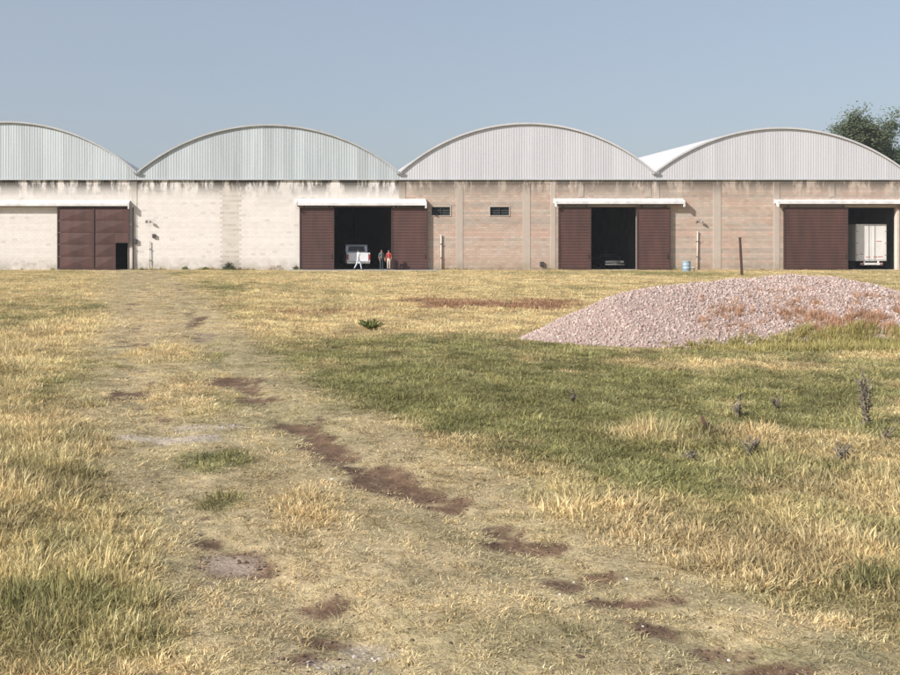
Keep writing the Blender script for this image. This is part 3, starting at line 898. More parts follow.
for s in (-1, 1):
    bm = bmesh.new(); prism(bm, [(2.35, 1.5), (2.42, 2.0), (3.4, 2.0), (3.9, 1.52)], s * (W - .035) - .004, s * (W - .035) + .004); obj('side_window', bm, M['glass'], cabv)
    bm = bmesh.new(); box(bm, s * (W + .13) - .12, s * (W + .13) + .12, 3.75, 3.85, 1.5, 1.75); obj('side_mirror', bm, M['dark_steel'], cabv, bevel=.02)
    bm = bmesh.new(); box(bm, s * .92 - .065, s * .92 + .065, -.03, .06, .82, 1.28); obj('tail_light', bm, M['lamp_red'], t, bevel=.012)
    for yy in (1.25, 4.6): wheel(t, s * .82, yy, .38, .25)
bm = bmesh.new(); box(bm, -W + .02, W - .02, -.14, .0, .50, .66); bp = obj('rear_bumper', bm, M['chrome'], t, bevel=.025)
plate(t, 0, -.141, .515, -1)
# dark car, nose towards the field
cY = 82.2; cX = (614.5 - VX) * cY / F
t = empty('car', (cX, cY, .03), 'dark car with bright grille deep in the shade between brown doors', 'car')
W = .88
bm = bmesh.new()
prism(bm, [(0.06, .30), (-.02, .45), (0.0, .66), (.12, .80), (1.15, .94), (4.1, .98), (4.42, .9), (4.45, .45), (4.35, .28), (3.9, .26), (3.8, .55), (3.5, .68), (3.2, .55), (3.1, .26), (1.3, .26), (1.2, .55), (.9, .68), (.6, .55), (.5, .26)], -W, W)
cb = obj('body', bm, M['dark_paint'], t, bevel=.045)
bm = bmesh.new()
A, Bv = prism(bm, [(1.1, .93), (1.85, 1.36), (2.1, 1.43), (3.2, 1.42), (4.0, .97)], -W + .06, W - .06)
for v in bm.verts:
    if v.co.z > 1.2: v.co.x *= .78
ch = obj('cabin', bm, M['dark_paint'], t, bevel=.04)
bm = bmesh.new(); k = [bm.verts.new(p) for p in ((-.74, 1.155, .995), (.74, 1.155, .995), (.6, 1.76, 1.345), (-.6, 1.76, 1.345))]; bm.faces.new(k)
k2 = [bm.verts.new(v.co + Vector((0, -.012, .016))) for v in k]; bm.faces.new(k2[::-1])
for i in range(4): bm.faces.new((k[i], k[(i+1) % 4], k2[(i+1) % 4], k2[i]))
obj('windscreen', bm, M['glass'], ch)
for s in (-1, 1):
    bm = bmesh.new(); box(bm, s * .64 - .15, s * .64 + .15, -.045, .06, .56, .72); obj('headlight', bm, M['lamp_clear'], t, bevel=.02)
    bm = bmesh.new(); box(bm, s * .98 - .09, s * .98 + .09, 1.2, 1.28, .93, 1.06); obj('side_mirror', bm, M['dark_paint'], t, bevel=.02)
    for yy in (.9, 3.5): wheel(t, s * .74, yy, .31, .2)
bm = bmesh.new()
for k in range(4): box(bm, -.44, .44, -.055, -.01, .55 + k * .05, .575 + k * .05)
box(bm, -.46, -.44, -.06, -.01, .53, .74); box(bm, .44, .46, -.06, -.01, .53, .74)
obj('grille', bm, M['chrome'], t)
bm = bmesh.new(); box(bm, -.84, .84, -.12, -.01, .34, .48); obj('front_bumper', bm, M['chrome'], t, bevel=.03)
plate(t, 0, -.135, .35, 1)

# white box truck, doors towards the field
bY = 80.85; bX = (871.5 - VX) * bY / F
t = empty('box_truck', (bX, bY, .03), 'white box truck backed into the open doorway, cargo doors outward', 'truck')
W = 1.32; zb, ztp = .72, 3.86
bm = bmesh.new(); box(bm, -W, W, .02, 6.2, zb, ztp); cbx = obj('cargo_box', bm, M['box_paint'], t, bevel=.03)
for s in (-1, 1):
    bm = bmesh.new(); box(bm, min(s * .012, s * (W - .07)), max(s * .012, s * (W - .07)), -.02, .018, zb + .1, ztp - .1)
    d = obj('cargo_door', bm, M['box_paint'], cbx, bevel=.012)
    bm = bmesh.new(); tube(bm, (s * .25, -.045, zb + .06), (s * .25, -.045, ztp - .06), .018); obj('lock_bar', bm, M['rim'], cbx)
    bm = bmesh.new()
    for zz in (1.2, 2.2, 3.2): box(bm, s * (W - .1) - .08, s * (W - .1) + .08, -.04, -.021, zz, zz + .08)
    obj('hinge', bm, M['rim'], cbx)
bm = bmesh.new()
for x0_, x1_, z0_, z1_ in ((-.5, -.1, 1.02, 1.08), (.15, .5, 1.03, 1.10), (.55, .95, 1.05, 1.12), (.4, .85, 2.36, 2.42), (-1.05, -.7, 1.28, 1.33)): box(bm, x0_, x1_, -.026, -.021, z0_, z1_)
obj('reflective_tape', bm, M['red_tape'], cbx)
bm = bmesh.new(); box(bm, -.45, .45, .05, 8.2, .5, .70); obj('chassis', bm, M['dark_steel'], t)
bm = bmesh.new(); box(bm, -.92, .92, -.06, .08, .38, .56)
for s in (-1, 1): box(bm, s * .6 - .05, s * .6 + .05, .0, .1, .56, .72)
obj('rear_bumper', bm, M['white_plastic'], t)
bm = bmesh.new(); box(bm, -.5, .3, -.09, -.061, .40, .54); obj('number_plate', bm, M['white_plastic'], t)
for s in (-1, 1):
    bm = bmesh.new(); box(bm, s * .78 - .1, s * .78 + .1, -.085, -.062, .42, .52); obj('tail_light', bm, M['lamp_red'], t)
    for yy in (1.7, 7.3):
        wheel(t, s * (.95 if yy < 5 else 1.0), yy, .46, .30 if yy > 5 else .5)
    bm = bmesh.new(); box(bm, s * .95 - .25, s * .95 + .25, 1.06, 1.08, .18, .69); obj('mud_flap', bm, M['rubber'], t)
bm = bmesh.new(); prism(bm, [(6.4, .55), (6.4, 2.7), (7.6, 2.7), (8.2, 1.8), (8.35, .55)], -1.1, 1.1); cb = obj('cab', bm, M['white_paint'], t, bevel=.06)
for s in (-1, 1):
    bm = bmesh.new(); prism(bm, [(6.9, 1.7), (6.9, 2.4), (7.6, 2.4), (7.95, 1.75)], s * 1.1 - .006, s * 1.1 + .006); obj('side_window', bm, M['glass'], cb)

# ------------------------------------------------------------------ people
def person(loc, rz, label, shirt, trousers, stride=0.0, arm=0.15, h=1.70, lean=0.0):
    V, E, Rr, T = [], [], [], []
    def v(p, r, parent=None, tg=None):
        V.append(p); Rr.append(r if isinstance(r, tuple) else (r, r))
        if parent is not None: E.append((parent, len(V) - 1)); T.append(tg)
        return len(V) - 1
    s = h / 1.72
    pel = v((0, 0, .95), (.155, .115))
    wst = v((0, .0 + lean * .3, 1.12), (.14, .10), pel, 'S')
    che = v((0, lean * .6, 1.31), (.165, .115), wst, 'S')
    shb = v((0, lean * .8, 1.43), (.13, .085), che, 'S')
    nk = v((0, lean, 1.50), (.055, .058), shb, 'K')
    jaw = v((0, lean + .015, 1.56), (.065, .075), nk, 'K')
    hd = v((0, lean + .01, 1.63), (.078, .098), jaw, 'K')
    tp = v((0, lean, 1.70), (.055, .07), hd, 'K')
    v((0, lean + .112, 1.605), (.014, .014), hd, 'K')     # nose
    for sd_ in (-1, 1):
        st = stride * sd_
        hip = v((sd_ * .09, 0, .88), (.095, .10), pel, 'T')
        kn = v((sd_ * .10, st * .55 + (.05 if stride else 0), .50), (.062, .066), hip, 'T')
        cf = v((sd_ * .10, st * .8, .32), (.055, .06), kn, 'T')
        an = v((sd_ * .10, st * 1.05 - (.04 if stride and st < 0 else 0), .10 + (.05 if st < 0 else 0)), (.042, .045), cf, 'T')
        v((sd_ * .10, an and V[an][1] - .05, .045), (.038, .04), an, 'F')
        ft = v((sd_ * .11, V[an][1] + .08, .04), (.045, .035), an, 'F')
        v((sd_ * .115, V[an][1] + .17, .03), (.036, .024), ft, 'F')
        sh = v((sd_ * .19, lean * .8, 1.40), (.062, .062), shb, 'S')
        el = v((sd_ * .25, lean * .7 - st * .35 - .02, 1.13), (.046, .046), sh, 'S')
        wr = v((sd_ * .25, lean * .7 - st * .6 + arm, .90), (.029, .026), el, 'K')
        pm = v((sd_ * .25, V[wr][1] + .03, .83), (.022, .038), wr, 'K')
        for f in range(4):
            k1 = v((sd_ * (.25 - .004), V[pm][1] + (.028 - f * .019), .775), .009, pm, 'K')
            v((sd_ * (.235), V[pm][1] + (.030 - f * .019), .735 + (.012 if f in (0, 3) else 0) + (.008 if f == 3 else 0)), .0075, k1, 'K')
        t1 = v((sd_ * .235, V[wr][1] + .065, .83), .0105, wr, 'K')
        v((sd_ * .225, V[wr][1] + .080, .79), .0085, t1, 'K')
    me = bpy.data.meshes.new('body'); me.from_pydata([tuple(c * s for c in p) for p in V], E, [])
    tmp = bpy.data.objects.new('tmp_body', me); COL.objects.link(tmp)
    sk = tmp.modifiers.new('skin', 'SKIN'); sk.use_smooth_shade = True
    for i, r in enumerate(Rr):
        d = me.skin_vertices[0].data[i]; d.radius = (r[0] * s, r[1] * s); d.use_root = (i == 0)
    sb = tmp.modifiers.new('sub', 'SUBSURF'); sb.levels = 1; sb.render_levels = 1
    dg = bpy.context.evaluated_depsgraph_get()
    m2 = bpy.data.meshes.new_from_object(tmp.evaluated_get(dg))
    bpy.data.objects.remove(tmp)
    m2.name = 'body'; m2.materials.clear()
    for q in ('skin', shirt, trousers, 'shoe'): m2.materials.append(M[q])
    mi = {'K': 0, 'S': 1, 'T': 2, 'F': 3}
    segs = [(np.array(V[a]) * s, np.array(V[b]) * s, t_) for (a, b), t_ in zip(E, T)]
    for p in m2.polygons:
        c = np.array(p.center); best = (1e9, 'S')
        for a, b, t_ in segs:
            ab = b - a; u = np.clip(np.dot(c - a, ab) / max(np.dot(ab, ab), 1e-9), 0, 1)
            d = np.linalg.norm(c - a - u * ab)
            if d < best[0]: best = (d, t_)
        tg_ = best[1]
        if tg_ == 'S' and c[2] < .97 * s and abs(c[0]) < .2: tg_ = 'T'
        p.material_index = mi[tg_]; p.use_smooth = True
    root = empty('person', loc, label, 'person', rz=rz)
    o = bpy.data.objects.new('body', m2); COL.objects.link(o); o.parent = root
    bm = bmesh.new(); bmesh.ops.create_uvsphere(bm, u_segments=16, v_segments=10, radius=1)
    for q in bm.verts:
        z = q.co.z; q.co = Vector((q.co.x * .086, q.co.y * .108 - .006 + lean, 1.655 + z * .085))
    bmesh.ops.delete(bm, geom=[q for q in bm.verts if q.co.z < 1.60 or (q.co.y - lean > .055 and q.co.z < 1.675)], context='VERTS')
    bmesh.ops.scale(bm, vec=(s, s, s), verts=bm.verts)
    obj('hair', bm, M['hair'], root, smooth=True)
    for sd_ in (-1, 1):
        bm = bmesh.new(); bmesh.ops.create_uvsphere(bm, u_segments=8, v_segments=6, radius=.013 * s, matrix=Matrix.Translation((sd_ * .032 * s, (lean + .098) * s, 1.625 * s))); obj('eye', bm, M['hair'], root)
        bm = bmesh.new(); bmesh.ops.create_uvsphere(bm, u_segments=8, v_segments=6, radius=1, matrix=Matrix.Translation((sd_ * .08 * s, (lean + .005) * s, 1.615 * s)) @ Matrix.Diagonal((.014, .022, .034, 1))); obj('ear', bm, M['skin'], root, smooth=True)
    bm = bmesh.new(); box(bm, -.024 * s, .024 * s, (lean + .085) * s, (lean + .101) * s, 1.562 * s, 1.572 * s); obj('mouth', bm, M['cloth_red'], root)
    return root
pY = 78.6
person(((358.2 - VX) * pY / F, pY, .035), R(-70), 'person in white shirt and pale trousers walking past the white pickup', 'cloth_white', 'cloth_pale', .26, .05, 1.68)
pY = 79.0
person(((381.5 - VX) * pY / F, pY, .035), R(200), 'person in grey shirt and dark trousers standing beside a person in red', 'cloth_grey', 'cloth_dark', 0, .12, 1.66)
person(((388.6 - VX) * pY / F, pY - .1, .035), R(150), 'person in red shirt and pale tan trousers by the open door edge', 'cloth_red', 'cloth_tan', 0, .1, 1.64)

# ------------------------------------------------------------------ gravel pile
GX, GY = P(790, 318)
GX, GY = 9.7, 18.6
def pile_z(x, y):
    v = y - np.interp(x, [4.1, 9.0], [16.7, GY])
    n = fbm(x * .7, y * .7, 91)
    # crest height along the pile: long ramp down to the left toe, flat top, shorter right end
    prof = np.interp(x, [4.2, 5.18, 6.05, 6.9, 8.07, 9.0, 9.93, 10.9, 11.55, 12.1, 13.2, 14.6], [0, .40, .74, .89, .98, 1.05, 1.10, 1.05, .96, .80, .5, 0]) / 1.09
    wid = np.interp(x, [4.2, 6.5, 9.0], [2.0, 2.35, 2.9]) * np.sqrt(np.clip(prof, 0, 1)) + .02
    cross = np.clip(1 - (np.abs(v) / wid), 0, 1)
    cross = 1 - (1 - cross) ** 1.35
    z = 1.10 * prof * cross + (n - .5) * .14 * cross * prof
    z = z + (fbm(x * 2.5, y * 2.5, 95) - .5) * .07 * np.clip(z * 4, 0, 1)
    return z
ux = np.linspace(3.9, 14.8, 190); uy = np.linspace(14.6, 21.9, 130)
PX, PY = np.meshgrid(ux, uy); PZ = pile_z(PX, PY)
base = gz(PX.ravel(), PY.ravel()).reshape(PX.shape)
zz = np.where(PZ > .012, PZ + base * .5, base - .05)
Vp = np.stack([PX.ravel(), PY.ravel(), zz.ravel()], 1)
ii = np.arange(PX.size).reshape(PX.shape)
Qp = np.stack([ii[:-1, :-1], ii[:-1, 1:], ii[1:, 1:], ii[1:, :-1]], -1).reshape(-1, 4)
keep = (PZ.ravel()[Qp] > .004).any(1)
Qp = Qp[keep]
us, inv = np.unique(Qp, return_inverse=True)
pile_root = empty('gravel_pile', (GX, GY, 0), 'long low pile of pinkish grey gravel in the grass', 'gravel pile')
M['pile'] = nmat('gravel_bed', (.36, .27, .24), (.25, .19, .17), 26, 1.0, .6, world_pos=True)
mound = pyobj('mound', Vp[us], inv.reshape(-1, 4).tolist(), M['pile'], pile_root, (GX, GY, 0), True)

# ------------------------------------------------------------------ scattering (grass, stones)
def src_collection(name, meshes):
    c = bpy.data.collections.new(name)
    for i, me in enumerate(meshes):
        c.objects.link(bpy.data.objects.new(f'{name}_{i}', me))
    return c
def tuft_mesh(name, n, spread, droop, width, seed, seedhead=False):
    r = random.Random(seed); Vv, Ff, cc = [], [], []
    for i in range(n):
        a = r.uniform(0, 2 * math.pi); d = spread * math.sqrt(r.random())
        bx, by = d * math.cos(a), d * math.sin(a)
        lean = droop * r.uniform(.2, 1.0); la = a + r.uniform(-1, 1)
        hh = r.uniform(.45, 1.0); w = width * r.uniform(.6, 1.2)
        yaw = r.uniform(0, math.pi); wx, wy = math.cos(yaw) * w, math.sin(yaw) * w
        k = len(Vv); c = r.uniform(.6, 1.5)
        pts = []
        for t in (0, .5, 1):
            pts.append((bx + lean * math.cos(la) * t * t, by + lean * math.sin(la) * t * t, hh * t * (1 - .25 * lean * t)))
        Vv += [(pts[0][0]-wx, pts[0][1]-wy, -.15), (pts[0][0]+wx, pts[0][1]+wy, -.15), (pts[1][0]-wx*.8, pts[1][1]-wy*.8, pts[1][2]), (pts[1][0]+wx*.8, pts[1][1]+wy*.8, pts[1][2]), pts[2]]
        Ff += [(k, k+1, k+3, k+2), (k+2, k+3, k+4)]; cc += [c, c]
    me = bpy.data.meshes.new(name); me.from_pydata(Vv, [], Ff); me.update()
    at = me.attributes.new('bv', 'FLOAT_COLOR', 'FACE')
    at.data.foreach_set('color', np.array([[c, c, c, 1] for c in cc], dtype=np.float32).ravel())
    me.materials.append(M['blade'])
    return me
def stone_mesh(name, seed):
    bm = bmesh.new(); bmesh.ops.create_icosphere(bm, subdivisions=1, radius=1)
    r = random.Random(seed)
    for v in bm.verts: v.co *= r.uniform(.72, 1.15)
    sc = (r.uniform(.8, 1.2), r.uniform(.7, 1.0), r.uniform(.5, .8))
    for v in bm.verts: v.co = Vector((v.co.x * sc[0], v.co.y * sc[1], v.co.z * sc[2]))
    me = bpy.data.meshes.new(name); bm.to_mesh(me); bm.free()
    at = me.attributes.new('bv', 'FLOAT_COLOR', 'FACE')
    at.data.foreach_set('color', np.array([[c, c, c, 1] for c in [r.uniform(.85, 1.1) for _ in me.polygons]], dtype=np.float32).ravel())
    me.materials.append(M['stone'])
    return me

def scatter(name, pts, rot, scl, col, ind, coll, parent=None):
    me = bpy.data.meshes.new(name)
    n = len(pts)
    me.vertices.add(n); me.vertices.foreach_set('co', pts.astype(np.float32).ravel())
    for an, ty, data in (('rot', 'FLOAT_VECTOR', rot), ('scl', 'FLOAT_VECTOR', scl)):
        a = me.attributes.new(an, ty, 'POINT'); a.data.foreach_set('vector', data.astype(np.float32).ravel())
    a = me.attributes.new('col', 'FLOAT_COLOR', 'POINT'); a.data.foreach_set('color', np.concatenate([col, np.ones((n, 1))], 1).astype(np.float32).ravel())
    a = me.attributes.new('idx', 'INT', 'POINT'); a.data.foreach_set('value', ind.astype(np.int32))
    o = bpy.data.objects.new(name, me); COL.objects.link(o)
    if parent: o.parent = parent
    ng = bpy.data.node_groups.new(name + '_scatter', 'GeometryNodeTree')
    ng.interface.new_socket('Geometry', in_out='INPUT', socket_type='NodeSocketGeometry')
    ng.interface.new_socket('Geometry', in_out='OUTPUT', socket_type='NodeSocketGeometry')
    gi = ng.nodes.new('NodeGroupInput'); go = ng.nodes.new('NodeGroupOutput')
    iop = ng.nodes.new('GeometryNodeInstanceOnPoints'); ci = ng.nodes.new('GeometryNodeCollectionInfo')
    ci.inputs['Collection'].default_value = coll
    ci.inputs['Separate Children'].default_value = True; ci.inputs['Reset Children'].default_value = True
    iop.inputs['Pick Instance'].default_value = True
    def attr(nm, ty):
        q = ng.nodes.new('GeometryNodeInputNamedAttribute'); q.data_type = ty; q.inputs['Name'].default_value = nm
        return q.outputs['Attribute']
    L = ng.links.new
    L(gi.outputs[0], iop.inputs['Points']); L(ci.outputs[0], iop.inputs['Instance'])
    L(attr('idx', 'INT'), iop.inputs['Instance Index']); L(attr('rot', 'FLOAT_VECTOR'), iop.inputs['Rotation']); L(attr('scl', 'FLOAT_VECTOR'), iop.inputs['Scale'])
    L(iop.outputs[0], go.inputs[0])
    md = o.modifiers.new('scatter', 'NODES'); md.node_group = ng
    return o

g = np.random.default_rng(21)
tufts = src_collection('tuft', [tuft_mesh(f'tuft_{i}', 26, .9, d, w, 40 + i) for i, (d, w) in enumerate(((.8, .05), (1.2, .045), (.6, .05), (1.5, .045)))])
stones = src_collection('stone', [stone_mesh(f'stone_{i}', i) for i in range(5)])

# candidate points, denser near the track's foot of the field, thinning with distance
pts_x, pts_y = [], []
edges = np.geomspace(2.6, 79.2, 60)
for a, b in zip(edges, edges[1:]):
    ym = (a + b) / 2
    dens = 1500 / ym ** 1.08 * (1.7 if ym < 11 else 1.2)
    xl, xr = -.32 * ym - 3.0, .68 * ym + 3.0
    n = int(dens * (xr - xl) * (b - a))
    pts_x.append(g.uniform(xl, xr, n)); pts_y.append(g.uniform(a, b, n))
tx, ty = np.concatenate(pts_x), np.concatenate(pts_y)
f = field(tx, ty)
ok = g.random(len(tx)) < f['dens']
inpile = pile_z(tx, ty) > .05
ok &= ~inpile
ok &= ~((tx > FX(284)) & (tx < FX(436)) & (ty > 75.4))
tx, ty = tx[ok], ty[ok]
f = {k: v[ok] for k, v in f.items()}
tz = gz(tx, ty)
n = len(tx)
spacing = np.sqrt(ty ** 1.08 / 1500)
hs = f['h'] * (.5 + .75 * g.random(n) + .9 * (g.random(n) > .93))
ws = spacing * (1.15 + .5 * g.random(n)) * np.where(f['road'] > .5, .9, 1.0)
ws = np.minimum(ws, np.maximum(hs * 1.6, spacing * 1.1))
jit = .68 + .64 * g.random((n, 1))
hue = (g.random((n, 1)) - .5) * .12
cols = f['c'] * jit * np.array([[1, 1, 1]]) * np.concatenate([1 + hue, np.ones((n, 1)), 1 - hue], 1)
rots = np.stack([(g.random(n) - .5) * .3, (g.random(n) - .5) * .3, g.random(n) * 6.28], 1)
P3 = np.stack([tx, ty, tz], 1)
S3 = np.stack([ws, ws, hs], 1)
I3 = g.integers(0, 4, n)
road = f['road'] > .5
dryk = (f['dry'] > .5) & ~road
grn = ~dryk & ~road
for nm, k, lab in (('dry_grass', dryk, 'straw coloured dry grass standing across the field'), ('green_grass', grn, 'low green grass spread over the field'), ('track_grass', road, 'short worn grass growing on the farm track')):
    tag(scatter(nm, P3[k], rots[k], S3[k], np.clip(cols[k], 0, .8), I3[k], tufts), lab, 'grass', kind='stuff')

# stones of the gravel pile
ns = 52000
sx_, sy_ = g.uniform(3.9, 14.6, ns), g.uniform(14.8, 21.4, ns)
pz = pile_z(sx_, sy_); k = pz > .015
sx_, sy_, pz = sx_[k], sy_[k], pz[k]
m = len(sx_)
pal = np.array([(.40, .30, .27), (.36, .26, .23), (.43, .35, .31), (.33, .26, .24), (.38, .31, .28), (.46, .39, .35)])
sc = pal[g.integers(0, 6, m)] * (.85 + .3 * g.random((m, 1)))
sz = (.014 + .024 * g.random(m) ** 2)[:, None] * np.ones((1, 3))
o = scatter('stones', np.stack([sx_ - GX, sy_ - GY, pz + gz(sx_, sy_) * .5 + .004], 1), g.random((m, 3)) * 6.28, sz, sc, g.integers(0, 5, m), stones, pile_root)
o['kind'] = 'stuff'
# spilled grit on the track
ns = 42000
qx, qy = g.uniform(-2.2, 3.0, ns), 3.0 + 9.5 * g.random(ns) ** 1.6
fq = field(qx, qy)
k = (g.random(ns) < fq['pale'] * .9 + fq['bare'] * .55 + .03 * fq['road'])
qx, qy = qx[k], qy[k]; m = len(qx)
bright = (fq['pale'][k] > .3)[:, None]
sc = np.where(bright, np.array([[.45, .40, .36]]), np.array([[.17, .12, .09]])) * (.5 + .7 * g.random((m, 1)))
sz = (.004 + .011 * g.random(m) ** 2.5)[:, None] * np.array([[1.2, 1.2, .6]])
tag(scatter('track_grit', np.stack([qx, qy, gz(qx, qy) + .005], 1), g.random((m, 3)) * np.array([[.4, .4, 6.28]]), sz, sc, g.integers(0, 5, m), stones), 'pale grit and small stones spilled over the farm track', 'gravel', kind='stuff')

# reddish dry weeds on the pile's front right slope, grass round its foot
ns = 9000
wx, wy = g.uniform(7.2, 13.6, ns), g.uniform(15.6, 18.4, ns)
wz = pile_z(wx, wy)
prob = np.exp(-((wx - 10.6) / 2.3) ** 2) * np.exp(-((wz - .42) / .24) ** 2) * sstep(.36, .6, fbm(wx * 1.3, wy * 1.3, 131)) * .8
k = g.random(ns) < prob
wx, wy, wz = wx[k], wy[k], wz[k]; m = len(wx)
hh = .07 + .13 * g.random(m); ww = .03 + .04 * g.random(m)
wc = np.array([[.46, .29, .19]]) * (.7 + .6 * g.random((m, 1)))
tag(scatter('pile_weeds', np.stack([wx, wy, wz + gz(wx, wy) * .5], 1), np.stack([(g.random(m) - .5) * .4, (g.random(m) - .5) * .4, g.random(m) * 6.28], 1), np.stack([ww, ww, hh], 1), wc, g.integers(0, 4, m), tufts), 'reddish dry weeds sprouting on the gravel pile slope', 'weeds', kind='stuff')
ns = 5200
wx = g.uniform(4.4, 14.4, ns); wy = g.uniform(14.6, 17.4, ns)
zz_ = pile_z(wx, wy)
foot = np.interp(wx, [4.4, 6, 7.5, 9, 11, 14.4], [.03, .05, .10, .22, .26, .26])
k = (zz_ < foot * (.1 + 1.8 * fbm(wx * 2.2, wy * 2.2, 141))) & (wy > np.interp(wx, [4.4, 6, 7.5, 14], [16.4, 15.8, 15.1, 14.7]))
k &= g.random(ns) < np.interp(wx, [4.4, 7, 8.5], [.45, .6, 1])
wx, wy, zz_ = wx[k], wy[k], zz_[k]; m = len(wx)
big = np.interp(wx, [4.4, 7, 9, 14], [.08, .11, .18, .20])
hh = big * (.6 + .7 * g.random(m)); ww = .07 + .06 * g.random(m)
gm = fbm(wx * 1.1, wy * 1.1, 151)[:, None]
wc = (np.array([[.27, .27, .09]]) * (1 - gm) + np.array([[.48, .40, .18]]) * gm) * (.75 + .5 * g.random((m, 1)))
tag(scatter('pile_foot_grass', np.stack([wx, wy, zz_ + gz(wx, wy)], 1), np.stack([(g.random(m) - .5) * .4, (g.random(m) - .5) * .4, g.random(m) * 6.28], 1), np.stack([ww, ww, hh], 1), wc, g.integers(0, 4, m), tufts), 'tall yellow green grass along the foot of the gravel pile', 'grass', kind='stuff')

ns = 2600
wx = g.uniform(FX(-20), FX(925), ns); wy = 79.86 - .75 * g.random(ns) ** 2.2
bandn = fbm(wx * .35, wy * 0, 161); pxw = VX + wx * F / 80
k = g.random(ns) < sstep(.40, .62, bandn)
for a, b in ((56, 131), (286, 434), (556, 671), (780, 930)): k &= ~((pxw > a) & (pxw < b))
wx, wy, bandn = wx[k], wy[k], bandn[k]; m = len(wx)
hh = (.08 + .30 * g.random(m) ** 2.5) * (.5 + bandn); ww = .08 + .08 * g.random(m)
wc = np.where(g.random((m, 1)) < .5, np.array([[.20, .21, .075]]), np.array([[.42, .33, .17]])) * (.7 + .6 * g.random((m, 1)))
tag(scatter('wall_foot_weeds', np.stack([wx, wy, np.zeros(m)], 1), np.stack([(g.random(m) - .5) * .3, (g.random(m) - .5) * .3, g.random(m) * 6.28], 1), np.stack([ww, ww, hh], 1), wc, g.integers(0, 4, m), tufts), 'ragged line of grass and weeds along the foot of the warehouse walls', 'weeds', kind='stuff')

# ------------------------------------------------------------------ single stones, stake, weeds, shrubs
for i, (px, py, s) in enumerate(((332, 479, .013), (574, 579, .010), (627, 577, .009), (643, 623, .009), (729, 655, .009), (388, 489, .008), (545, 470, .012), (238, 585, .008), (246, 590, .007), (560, 594, .008), (873, 598, .009), (214, 581, .007))):
    x, y = P(px, py)
    me = stone_mesh('stone', 100 + i); me.materials.clear(); me.materials.append(M['white_plastic'] if i % 3 else M['hood'])
    o = bpy.data.objects.new('stone', me); COL.objects.link(o)
    o.scale = (s, s, s); o.location = (x, y, gz1(x, y) + s * .45); o.rotation_euler = (random.random(), random.random(), random.random() * 6)
    tag(o, 'single small pale stone lying on the farm track', 'stone', 'single pale stones on the track')

x, y = P(703, 435)
t = empty('broken_stake', (x, y, gz1(x, y)), 'short broken brown stake sticking out of pale grass', 'stake')
bm = bmesh.new()
prev = None
for k, (z, r) in enumerate(((-.05, .026), (.05, .027), (.11, .025), (.135, .018))):
    ring = [bm.verts.new((r * math.cos(q * 1.05) * (1 + .15 * math.sin(q * 3)), r * math.sin(q * 1.05), z + (.03 * math.sin(q) if k == 3 else 0))) for q in range(6)]
    if prev:
        for q in range(6): bm.faces.new((prev[q], prev[(q + 1) % 6], ring[(q + 1) % 6], ring[q]))
    prev = ring
bm.faces.new(prev)
obj('shaft', bm, M['stump'], t)
bm = bmesh.new(); tube(bm, (.01, -.03, .10), (.03, -.06, .112), .004); obj('nail', bm, M['dark_steel'], t)

def weed(px, py, h, spread, label, nst=5, mat='dead_leaf', stalkm='stalk', nl=26, group=None, top_bare=.25, leaf_len=.05, cat='weed', name='dry_weed'):
    x, y = P(px, py); r = random.Random(int(px * 7 + py))
    root = empty(name, (x, y, gz1(x, y)), label, cat, group)
    ls = bmesh.new()
    for i in range(nst):
        bm = bmesh.new()
        a = r.uniform(0, 6.28); hh = h * (1 if i == 0 else r.uniform(.45, .85)); sp = spread * (.25 if i == 0 else r.uniform(.5, 1))
        pts = [Vector((sp * math.cos(a) * u ** 1.3 + r.uniform(-.006, .006), sp * math.sin(a) * u ** 1.3, hh * u)) for u in (0, .3, .6, .85, 1)]
        rad = .006 * (h / .3) ** .5
        for p, q, u in zip(pts, pts[1:], (1, .8, .6, .4)): tube(bm, p, q, rad * u, rad * u * .8, 5)
        obj('stem', bm, M[stalkm], root)
        for j in range(nl):
            u = r.uniform(.12, 1 - top_bare); k = min(3, int(u * 4)); p = pts[k].lerp(pts[k + 1], r.random())
            la = r.uniform(0, 6.28); L = leaf_len * r.uniform(.5, 1.2); d = Vector((math.cos(la), math.sin(la), r.uniform(.1, 1.8))).normalized(); sdv = d.cross(Vector((0, 0, 1))).normalized() * L * .14
            v = [ls.verts.new(p), ls.verts.new(p + d * L * .5 + sdv), ls.verts.new(p + d * L), ls.verts.new(p + d * L * .5 - sdv - Vector((0, 0, L * .08)))]
            ls.faces.new(v)
    obj('leaves', ls, M[mat], root)
    return root
weed(867, 428, .50, .10, 'tall dead stalk with withered grey leaves rising from pale grass', 5, nl=44, top_bare=.2, leaf_len=.075)
weed(738, 418, .24, .09, 'low dark withered weed growing beside the pale grass band', 6, group=None)
weed(776, 410, .16, .10, 'small reddish brown withered weed in the green grass', 5, 'dead_leaf')
weed(750, 458, .18, .10, 'spiky grey weed at the front edge of the pale grass band', 8, nl=18)
weed(842, 462, .20, .14, 'wide grey brown withered weed in front of the tall dead stalk', 9, nl=18)
weed(690, 462, .10, .08, 'tiny grey green weed in green grass by the broken stake', 5)
weed(572, 405, .17, .06, 'thin grey weed standing alone in the open green grass', 4)
weed(885, 440, .2, .12, 'leafless brown weed near the base of the tall dead stalk', 7, nl=8, top_bare=.5)
weed(371, 331, .22, .30, 'rounded green bush alone in pale grass', 30, 'leaf_weed', 'stalk', 60, None, 0, .06, 'bush', 'bush')

